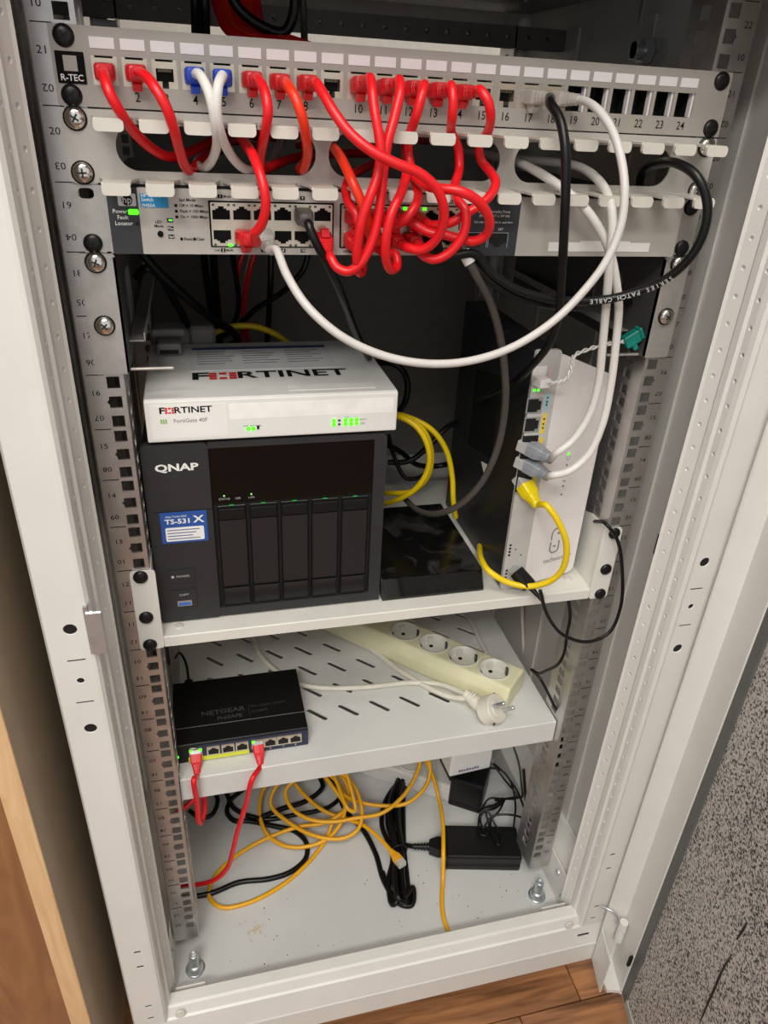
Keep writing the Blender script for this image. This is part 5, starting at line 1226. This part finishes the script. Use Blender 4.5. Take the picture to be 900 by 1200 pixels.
BK = [('black cable running diagonally down from the switch at far left', [(-0.2121,0.1000,0.7898), (-0.2001,0.1200,0.7675), (-0.1774,0.1500,0.7364), (-0.1512,0.1800,0.7043), (-0.1325,0.2000,0.6872), (-0.1268,0.2200,0.6705), (-0.1410,0.2400,0.6574)], 0.0042),
      ('black cable dropping steeply to the grey adapter', [(-0.2168,0.1400,0.7541), (-0.2065,0.1300,0.7642), (-0.1981,0.1400,0.7563), (-0.1893,0.1600,0.7342), (-0.1784,0.1800,0.7047), (-0.1774,0.2000,0.6846)], 0.0036),
      ('black cable hanging straight behind the firewall, left of two', [(-0.1542,0.3000,0.7576), (-0.1535,0.3100,0.7237), (-0.1503,0.3200,0.6827), (-0.1497,0.3400,0.6362)], 0.0042),
      ('black cable hanging straight behind the firewall, right of two', [(-0.1431,0.3000,0.7576), (-0.1437,0.3100,0.7142), (-0.1421,0.3200,0.6726), (-0.1419,0.3400,0.6307)], 0.0044),
      ('thin black cable curving behind the red pair', [(-0.1265,0.2600,0.7643), (-0.1223,0.2700,0.7317), (-0.1197,0.2800,0.6969), (-0.1256,0.3000,0.6695), (-0.1374,0.3200,0.6521)], 0.0030),
      ('black cable hanging vertically right of the red pair', [(-0.0834,0.2600,0.7647), (-0.0855,0.2600,0.7246), (-0.0875,0.2700,0.6846), (-0.0897,0.2800,0.6472)], 0.0034),
      ('black cable rising to the right behind the sagging pale cable', [(-0.1508,0.2800,0.6536), (-0.1264,0.2700,0.6707), (-0.1024,0.2600,0.6950), (-0.0747,0.2500,0.7148), (-0.0515,0.2400,0.7421), (-0.0458,0.2400,0.7640)], 0.0032),
      ('black cable curling behind the right end of the firewall', [(0.0030,0.2000,0.6445), (0.0247,0.1900,0.6520), (0.0416,0.1800,0.6518), (0.0543,0.1800,0.6348), (0.0540,0.1800,0.6097), (0.0467,0.1900,0.5896)], 0.0036),
      ('black cable running right from behind the storage unit to the modem', [(0.0435,0.2000,0.5243), (0.0702,0.2000,0.5248), (0.0955,0.2000,0.5459), (0.1152,0.2000,0.5671), (0.1332,0.1800,0.5852)], 0.0034),
      ('black cable low behind the storage unit', [(0.0444,0.2200,0.5401), (0.0646,0.2200,0.5274), (0.0879,0.2200,0.5084), (0.1219,0.2200,0.5061), (0.1357,0.2000,0.5263)], 0.0034),
      ('thin black cable drooping between storage unit and media box', [(0.0416,0.2000,0.5601), (0.0505,0.2000,0.5318), (0.0632,0.1900,0.5072), (0.0795,0.1900,0.5060), (0.1034,0.2000,0.5168)], 0.0026)]
for lb_, pts, r in BK: cable(lb_, pts, r, BLACKC, group='cables hanging inside the rack')
cable('dark red cable hanging inside the rack, left of the pair', [(-0.1073,0.2800,0.7612), (-0.1187,0.2800,0.7342), (-0.1196,0.2900,0.7041), (-0.1127,0.3000,0.6723), (-0.1077,0.3200,0.6358)], 0.0031, RED, group='cables hanging inside the rack')
cable('dark red cable hanging inside the rack, right of the pair', [(-0.0962,0.2800,0.7613), (-0.1057,0.2800,0.7342), (-0.1119,0.2900,0.7041), (-0.1146,0.3000,0.6724), (-0.1160,0.3200,0.6360)], 0.0031, RED, group='cables hanging inside the rack')
cable('white cable hanging inside the rack between the red pair', [(-0.0993,0.3000,0.7580), (-0.1083,0.3000,0.7256), (-0.1139,0.3100,0.6947), (-0.1146,0.3300,0.6489)], 0.0022, WHITEC, group='cables hanging inside the rack')
# cables at the top behind the patch panel
cable('red cable in the bundle behind the patch panel, first strand from left', [(-0.1347,0.1600,0.9832), (-0.1324,0.1500,0.9630), (-0.1258,0.1200,0.9444), (-0.1078,0.0900,0.9346), (-0.0736,0.0600,0.9246)], 0.0042, RED, group='red bundle behind the patch panel')
cable('red cable in the bundle behind the patch panel, second strand from left', [(-0.1280,0.1600,0.9837), (-0.1257,0.1500,0.9634), (-0.1206,0.1200,0.9448), (-0.1002,0.0900,0.9350), (-0.0660,0.0600,0.9250)], 0.0042, ORANGE, group='red bundle behind the patch panel')
cable('red cable in the bundle behind the patch panel, third strand from left', [(-0.1213,0.1600,0.9842), (-0.1190,0.1500,0.9639), (-0.1147,0.1200,0.9452), (-0.0938,0.0900,0.9354), (-0.0596,0.0600,0.9253)], 0.0042, RED, group='red bundle behind the patch panel')
cable('red cable in the bundle behind the patch panel, fourth strand from left', [(-0.1146,0.1600,0.9847), (-0.1123,0.1500,0.9644), (-0.1088,0.1200,0.9455), (-0.0873,0.0900,0.9358), (-0.0532,0.0600,0.9257)], 0.0042, RED, group='red bundle behind the patch panel')
cable('red cable in the bundle behind the patch panel, fifth strand from left', [(-0.1092,0.1600,0.9851), (-0.1069,0.1500,0.9647), (-0.1035,0.1200,0.9459), (-0.0808,0.0900,0.9362), (-0.0468,0.0600,0.9261)], 0.0042, ORANGE, group='red bundle behind the patch panel')
cable('red cable in the bundle behind the patch panel, sixth strand from left', [(-0.1038,0.1600,0.9855), (-0.1014,0.1500,0.9651), (-0.0982,0.1200,0.9462), (-0.0743,0.0900,0.9366), (-0.0403,0.0600,0.9264)], 0.0042, RED, group='red bundle behind the patch panel')
for k, (pts, r, s) in enumerate((([(-0.1488,0.1400,0.9745), (-0.1497,0.1400,0.9554), (-0.1512,0.1300,0.9294)], 0.0036, 'left'), ([(-0.1421,0.1300,0.9739), (-0.1428,0.1300,0.9551), (-0.1443,0.1200,0.9294)], 0.0040, 'right'))):
    cable('black cable hanging behind the patch panel beside the red bundle, %s one' % s, pts, r, BLACKC, group='cables hanging inside the rack')
cable('black cable crossing in front of the red bundle behind the patch panel', [(-0.1256,0.1000,0.9669), (-0.1187,0.1000,0.9569), (-0.1033,0.1000,0.9473), (-0.0859,0.1000,0.9441), (-0.0786,0.1000,0.9543), (-0.0764,0.1000,0.9704)], 0.0040, BLACKC, group='cables hanging inside the rack')
cable('grey cable hanging at the right of the red bundle behind the patch panel', [(-0.0641,0.1500,0.9819), (-0.0629,0.1500,0.9591), (-0.0638,0.1400,0.9350)], 0.0030, DKGREYC, group='cables hanging inside the rack')
# grey clip adapter behind firewall
ga = thing('power_adapter', 'grey power adapter standing behind the left end of the firewall', 'adapter', (-0.195, 0.2, 0.644))
AG = mat('adapter_grey', (128, 126, 124), 0.5)
MB().box(-0.2130, -0.1760, 0.1760, 0.2100, 0.6440, 0.6960, 0.003, 2).build('body', AG, ga)
MB().box(-0.2060, -0.1830, 0.1300, 0.1770, 0.6836, 0.6960, 0.003, 2).build('latch', AG, ga)
MB().box(-0.2030, -0.1860, 0.1292, 0.1320, 0.6860, 0.6900).build('gap', SLOTBLK, ga)
MB().box(-0.2110, -0.1790, 0.1500, 0.1760, 0.6960, 0.7040, 0.003, 2).build('clip', AG, ga)
MB().box(-0.1760, -0.1500, 0.1780, 0.2040, 0.6780, 0.6980, 0.003, 1).build('plug_head', AG, ga)
# ------------------------------------------------------------------ red cables from the desktop switch
def nport(i): return (NP[i], GY0 - 0.0018, GZ0 + 0.0125)
cable('short red patch cable in the leftmost port of the small black switch', [(-0.2080,-0.0020,0.2616), (-0.2076,0.0040,0.2191), (-0.2086,0.0100,0.1805), (-0.2065,0.0180,0.1683), (-0.2016,0.0300,0.1786), (-0.2041,0.0350,0.1952), (-0.2161,0.0300,0.1896), (-0.2290,0.0260,0.1832), (-0.2446,0.0220,0.1776)], 0.0031, RED, start=(nport(1), (0.0, -0.75, -0.75), REDB, (0, 0, -1), False))
cable('longer red patch cable dropping from the small black switch to the cabinet floor', [(-0.1463,-0.0020,0.2500), (-0.1542,0.0100,0.1985), (-0.1660,0.0220,0.1387), (-0.1755,0.0340,0.0804), (-0.1824,0.0440,0.0414), (-0.1968,0.0520,0.0114), (-0.2142,0.0620,-0.0086), (-0.2301,0.0680,-0.0162), (-0.2532,0.0700,-0.0174)], 0.0031, RED, start=(nport(5), (0.04, -0.75, -0.75), REDB, (0, 0, -1), False))

# ------------------------------------------------------------------ things on the cabinet floor
yc = thing('coiled_cable', 'loosely coiled amber network cable lying on the cabinet floor', 'cable', (-0.0526,0.1475,-0.0510))
coil = [(0.0438,0.0555,-0.0160), (0.0363,0.0750,-0.0180), (0.0267,0.0971,-0.0220), (0.0120,0.1223,-0.0280), (-0.0112,0.1407,-0.0320), (-0.0369,0.1566,-0.0300), (-0.0601,0.1832,-0.0260), (-0.0759,0.2105,-0.0200), (-0.0823,0.2315,-0.0100), (-0.0662,0.2313,0.0000), (-0.0376,0.2008,0.0050), (-0.0207,0.1692,0.0000),
        (-0.0085,0.1433,-0.0150), (-0.0255,0.1406,-0.0300), (-0.0434,0.1181,-0.0440), (-0.0742,0.0889,-0.0470), (-0.1160,0.0621,-0.0470), (-0.1636,0.0472,-0.0470), (-0.1962,0.0492,-0.0470), (-0.2111,0.0684,-0.0470), (-0.2033,0.0941,-0.0460), (-0.1737,0.1193,-0.0450), (-0.1335,0.1354,-0.0420), (-0.0800,0.1430,-0.0360), (-0.0402,0.1376,-0.0300), (-0.0104,0.1462,-0.0200), (0.0012,0.1733,-0.0100), (-0.0095,0.1946,0.0000), (-0.0426,0.2107,-0.0050), (-0.0882,0.2169,-0.0150),
        (-0.1201,0.2155,-0.0250), (-0.1324,0.1849,-0.0350), (-0.1262,0.1454,-0.0400), (-0.1030,0.1205,-0.0420), (-0.0709,0.1109,-0.0400), (-0.0362,0.1163,-0.0340), (-0.0118,0.1389,-0.0220), (-0.0084,0.1718,-0.0060), (-0.0320,0.1953,0.0100), (-0.0700,0.2033,0.0040), (-0.1030,0.2008,-0.0080), (-0.1159,0.1802,-0.0220), (-0.0919,0.1482,-0.0300), (-0.0559,0.1189,-0.0320), (-0.0179,0.1066,-0.0300), (0.0049,0.1133,-0.0240), (0.0145,0.1362,-0.0120), (0.0071,0.1714,0.0040), (-0.0136,0.1880,0.0140), (-0.0578,0.1973,0.0080), (-0.0915,0.1887,-0.0060), (-0.0882,0.1651,-0.0160), (-0.0661,0.1425,-0.0200), (-0.0339,0.1299,-0.0200), (0.0073,0.1257,-0.0160), (0.0405,0.1200,-0.0080), (0.0781,0.1364,0.0020), (0.1036,0.1593,0.0160), (0.1143,0.1764,0.0300), (0.1100,0.1809,0.0500)]
MB().tube(coil, 0.0030, 8, 7).build('sheath', AMBER, yc)
coil2 = [(-0.0308,0.2027,0.0200), (-0.0190,0.1794,0.0120), (-0.0100,0.1575,0.0020), (0.0073,0.1514,-0.0100), (0.0420,0.1367,-0.0120), (0.0811,0.1267,-0.0040), (0.1132,0.1399,0.0100), (0.1241,0.1579,0.0260), (0.1179,0.1708,0.0500)]
MB().tube(coil2, 0.0030, 8, 7).build('sheath', AMBER, yc)
coil3 = [(-0.0241,0.2029,0.0220), (-0.0166,0.1644,0.0140), (-0.0074,0.1310,0.0000), (0.0025,0.1291,-0.0040), (0.0022,0.1483,0.0100), (-0.0036,0.1800,0.0300)]
MB().tube(coil3, 0.0030, 8, 7).build('sheath', AMBER, yc)
e = Vector((0.0438,0.0555,-0.0160)); dr = (e - Vector((0.0363,0.0750,-0.0180))).normalized()
plug(yc, e + dr * 0.012, -dr, mat('amber_boot', (238, 168, 30), 0.4), (0, 0, 1), False)
cable('single amber network cable running forward over the base beam of the cabinet', [(0.1045,0.1641,0.0600), (0.1193,0.1624,0.0350), (0.1288,0.1513,0.0100), (0.1339,0.1344,-0.0150), (0.1254,0.0878,-0.0120), (0.1124,0.0439,-0.0160), (0.1080,0.0244,-0.0440), (0.0962,-0.0094,-0.0470), (0.0923,-0.0328,-0.0470), (0.0936,-0.0471,-0.0470)], 0.0030, AMBER, group='amber cables on the cabinet floor')
# black cables on the floor
cable('black cable curving across the cabinet floor under the amber coil', [(-0.2614,0.0741,-0.0470), (-0.2325,0.0717,-0.0470), (-0.2054,0.0722,-0.0470), (-0.1705,0.0800,-0.0470), (-0.1298,0.0766,-0.0470), (-0.0995,0.0808,-0.0470), (-0.0754,0.0974,-0.0470), (-0.0705,0.1217,-0.0470), (-0.0849,0.1451,-0.0470), (-0.1149,0.1603,-0.0470), (-0.1513,0.1768,-0.0470), (-0.1700,0.1807,-0.0470), (-0.1804,0.1982,-0.0470), (-0.1741,0.2182,-0.0460), (-0.1534,0.2335,-0.0440), (-0.1319,0.2510,-0.0400)], 0.0036, BLACKC, group='black cables on the cabinet floor')
cable('black cable winding on the floor behind the two red leads', [(-0.2355,0.2126,-0.0470), (-0.2195,0.1970,-0.0470), (-0.2031,0.1974,-0.0460), (-0.1932,0.2213,-0.0450), (-0.2010,0.2515,-0.0440), (-0.1832,0.2396,-0.0440), (-0.1687,0.2004,-0.0450), (-0.1262,0.1739,-0.0460), (-0.0813,0.1724,-0.0460), (-0.0283,0.1756,-0.0460), (-0.0042,0.1966,-0.0460), (-0.0197,0.2249,-0.0460)], 0.0034, BLACKC, group='black cables on the cabinet floor')
cable('thick black cable half hidden under the amber coil', [(-0.1389,0.1702,-0.0380), (-0.0996,0.1806,-0.0380), (-0.0594,0.1882,-0.0380), (-0.0323,0.2071,-0.0360), (-0.0360,0.2349,-0.0340), (-0.0134,0.2066,-0.0360), (-0.0048,0.1596,-0.0400), (0.0145,0.1252,-0.0440), (0.0246,0.0841,-0.0460), (0.0261,0.0430,-0.0460), (0.0345,0.0130,-0.0460), (0.0496,-0.0026,-0.0460)], 0.0038, BLACKC, group='black cables on the cabinet floor')
bc = thing('bundled_power_cord', 'folded black power cord tied in a long bundle on the cabinet floor', 'cable', (0.0598,0.0803,-0.0510))
ctr = [Vector(p) for p in ((0.0973,0.2021,-0.0450), (0.0765,0.1711,-0.0450), (0.0611,0.1269,-0.0450), (0.0572,0.0765,-0.0450), (0.0459,0.0382,-0.0450), (0.0404,0.0037,-0.0450))]
offs = [(-0.0150, 0.0), (-0.0075, 0.005), (0.0, 0.0), (0.0080, 0.006), (0.0150, 0.0), (-0.0040, 0.0120), (0.0060, 0.0125)]
run = []
wid = [0.45, 0.95, 1.1, 0.6, 0.9, 0.75]
for k, (dx, dz) in enumerate(offs):
    seg_ = [c_ + Vector((dx * w_, random.uniform(-0.002, 0.002), dz)) for c_, w_ in zip(ctr, wid)]
    run += seg_ if k % 2 == 0 else seg_[::-1]
MB().tube(run, 0.0037, 8, 6).build('cord', BLACKC, bc)
MB().tube([ctr[3] + Vector((0.0115 * math.cos(a), 0, 0.006 + 0.0125 * math.sin(a))) for a in [2 * PI * i / 14 for i in range(15)]], 0.0016, 6, 2).build('cable_tie', BLACK, bc)
MB().tube([run[-1], (0.0623,0.0183,-0.0400), (0.0560,-0.0015,-0.0460), (0.0412,0.0017,-0.0460), (0.0306,0.0214,-0.0460), (0.0274,0.0534,-0.0460)], 0.0037, 8, 6).build('cord', BLACKC, bc)

# power brick
pb_o = Vector((0.1755, 0.0545, ZF)); pb_r = math.radians(-13.0)
pb = thing('laptop_power_brick', 'flat black power brick on the right of the cabinet floor', 'power supply', pb_o, rz=pb_r)
MB().box(-0.0540, 0.0540, -0.0265, 0.0265, 0.0005, 0.0135, 0.003, 2).build('lower_shell', BLACKS, pb, local=True)
MB().box(-0.0540, 0.0540, -0.0265, 0.0265, 0.0142, 0.0300, 0.003, 2).build('upper_shell', BLACKS, pb, local=True)
MB().prism([(-0.052, -0.010), (-0.064, -0.011), (-0.076, -0.006), (-0.076, 0.006), (-0.064, 0.011), (-0.052, 0.010)], (0, 0, 0.006), (1, 0, 0), (0, 1, 0), (0, 0, 0.018)).build('inlet_plug', BLACK, pb, local=True)
rb = MB()
for k in range(5): rb.cyl((-0.0765 - k * 0.0045, 0, 0.015), (-0.0795 - k * 0.0045, 0, 0.015), 0.0056 - 0.0003 * k, 12)
rb.cyl((-0.076, 0, 0.015), (-0.100, 0, 0.015), 0.0034, 10)
rb.build('strain_relief', BLACK, pb, local=True)
MB().tube([(-0.098, 0, 0.015), (-0.108, 0.004, 0.012), (-0.118, 0.012, 0.008), (-0.122, 0.03, 0.006)], 0.0034, 8).build('mains_cord', BLACKC, pb, local=True)
MB().tube([(0.053, 0.006, 0.014), (0.064, 0.006, 0.014), (0.070, 0.012, 0.016), (0.072, 0.025, 0.024), (0.070, 0.05, 0.05), (0.066, 0.08, 0.09)], lambda t: 0.0034 if t < 0.2 else 0.0022, 8).build('output_lead', BLACKC, pb, local=True)

# tangle of thin leads on top of the brick
tg = thing('tied_thin_lead', 'thin black lead tied in a bow lying over the power brick', 'cable', (0.1902,0.0912,-0.0200))
bow = [(0.2381,0.0541,0.0200), (0.2411,0.0991,0.0200), (0.2297,0.1249,0.0300), (0.2159,0.1352,0.0400), (0.2255,0.1144,0.0300), (0.2369,0.0859,0.0200), (0.2220,0.1024,0.0000), (0.2054,0.1108,-0.0060), (0.1911,0.0999,-0.0120), (0.1795,0.0827,-0.0140), (0.1745,0.0647,-0.0160), (0.1815,0.0589,-0.0160), (0.1906,0.0700,-0.0120), (0.1921,0.0872,-0.0040), (0.2043,0.0921,0.0000), (0.2234,0.0990,0.0000), (0.2119,0.0861,-0.0040), (0.1962,0.0777,-0.0120), (0.1918,0.0582,-0.0160), (0.1946,0.0413,-0.0170), (0.2026,0.0482,-0.0170), (0.2003,0.0709,-0.0120), (0.1924,0.0886,-0.0020), (0.1826,0.0849,-0.0100), (0.1817,0.0704,-0.0140), (0.1977,0.0801,-0.0060), (0.2261,0.0725,0.0000), (0.2447,0.0504,0.0100)]
MB().tube(bow, 0.0016, 7, 6).build('lead', BLACKC, tg)
MB().tube([(0.1839,0.0922,-0.0100), (0.1942,0.0928,-0.0040), (0.2085,0.0945,-0.0040), (0.2257,0.1034,-0.0040)], 0.0040, 8).build('tie', BLACK, tg)
MB().tube([(0.2307,0.1180,0.1000), (0.2347,0.0953,0.0800), (0.2328,0.0744,0.0600), (0.2333,0.0673,0.0450), (0.2289,0.0860,0.0200), (0.2107,0.1016,0.0000)], 0.0016, 7).build('lead', BLACKC, tg)

# white power strip at the back of the floor with a black and a white adapter in it
d2 = Vector((0.13, -0.085, 0)).normalized(); a2 = math.atan2(d2.y, d2.x)
wp = thing('floor_power_strip', 'white power strip lying diagonally at the back of the cabinet floor', 'power strip', (0.09, 0.225, ZF), rz=a2)
MB().box(-0.16, 0.145, -0.026, 0.026, 0.001, 0.036, 0.004, 2).build('body', WHITE, wp, local=True)
for k in range(4):
    s_ = MB().lathe([(0.0205, 0.0), (0.0205, 0.0012), (0.019, 0.0012), (0.019, 0.0004)], (-0.11 + 0.045 * k, 0, 0.036), (0, 0, 1), 22, cap=False).build('socket', SOCKW, wp, local=True)
ba = thing('black_adapter', 'square black plug-in adapter at the end of the white floor strip', 'adapter', (0.193, 0.157, ZF), rz=a2)
MB().box(-0.026, 0.026, -0.029, 0.029, 0.0005, 0.060, 0.003, 2).build('body', BLACK, ba, local=True)
MB().box(-0.022, 0.022, -0.0295, -0.028, 0.006, 0.012, 0.0).build('vent', SLOTBLK, ba, local=True)
MB().tube([(0.02, 0.02, 0.05), (0.04, 0.02, 0.055), (0.06, 0.0, 0.06), (0.075, -0.03, 0.05), (0.08, -0.06, 0.035)], 0.0016, 7).build('lead', BLACKC, ba, local=True)
wa = thing('white_adapter', 'white plug-in adapter with small purple print below the slotted shelf', 'adapter', (0.163, 0.15, 0.023), rz=math.radians(4))
MB().box(-0.020, 0.047, -0.02, 0.05, 0.011, 0.085, 0.003, 2).build('body', LABELP, wa, local=True)
pr_ = MB()
for k in range(8): pr_.box(-0.006 + k * 0.0042, -0.003 + k * 0.0042, -0.0204, -0.0198, 0.0175, 0.0225 - (k % 3) * 0.0006)
pr_.build('print', mat('print_violet', (120, 112, 160), 0.6), wa, local=True)
MB().box(-0.010, 0.030, -0.005, 0.04, -0.02, 0.011, 0.002, 1).build('plug_block', BLACK, wa, local=True)

# thin black leads at the right between the shelves, white cable behind
cable('thin black lead hanging behind the right rail between the two shelves', [(0.2050,0.0121,0.4366), (0.2070,0.0050,0.4183), (0.2090,0.0065,0.3894), (0.2100,0.0058,0.3650), (0.2080,0.0098,0.3455), (0.2050,0.0268,0.3208), (0.2030,0.0410,0.3046), (0.2000,0.0491,0.3035)], 0.0018, BLACKC, group='thin black leads')
cable('thin black lead draped over the right edge of the slotted shelf', [(0.2000,0.0533,0.3011), (0.2060,0.0402,0.2979), (0.2140,0.0301,0.2836), (0.2220,0.0192,0.2671), (0.2365,0.0210,0.2425), (0.2400,0.0147,0.2067), (0.2420,0.0158,0.1586)], 0.0018, BLACKC, group='thin black leads')
cable('white cable hanging behind the right end of the slotted shelf', [(0.2835,0.2600,0.2510), (0.2857,0.2500,0.2173), (0.2880,0.2400,0.1830), (0.2915,0.2350,0.1557)], 0.0028, WHITEC, group='white cables behind the shelves')
cable('white cable behind the ivory power strip on the slotted shelf', [(0.1846,0.2402,0.2545), (0.1833,0.1996,0.2545), (0.1817,0.1673,0.2545), (0.1815,0.1435,0.2545)], 0.0030, WHITEC, group='white cables behind the shelves')
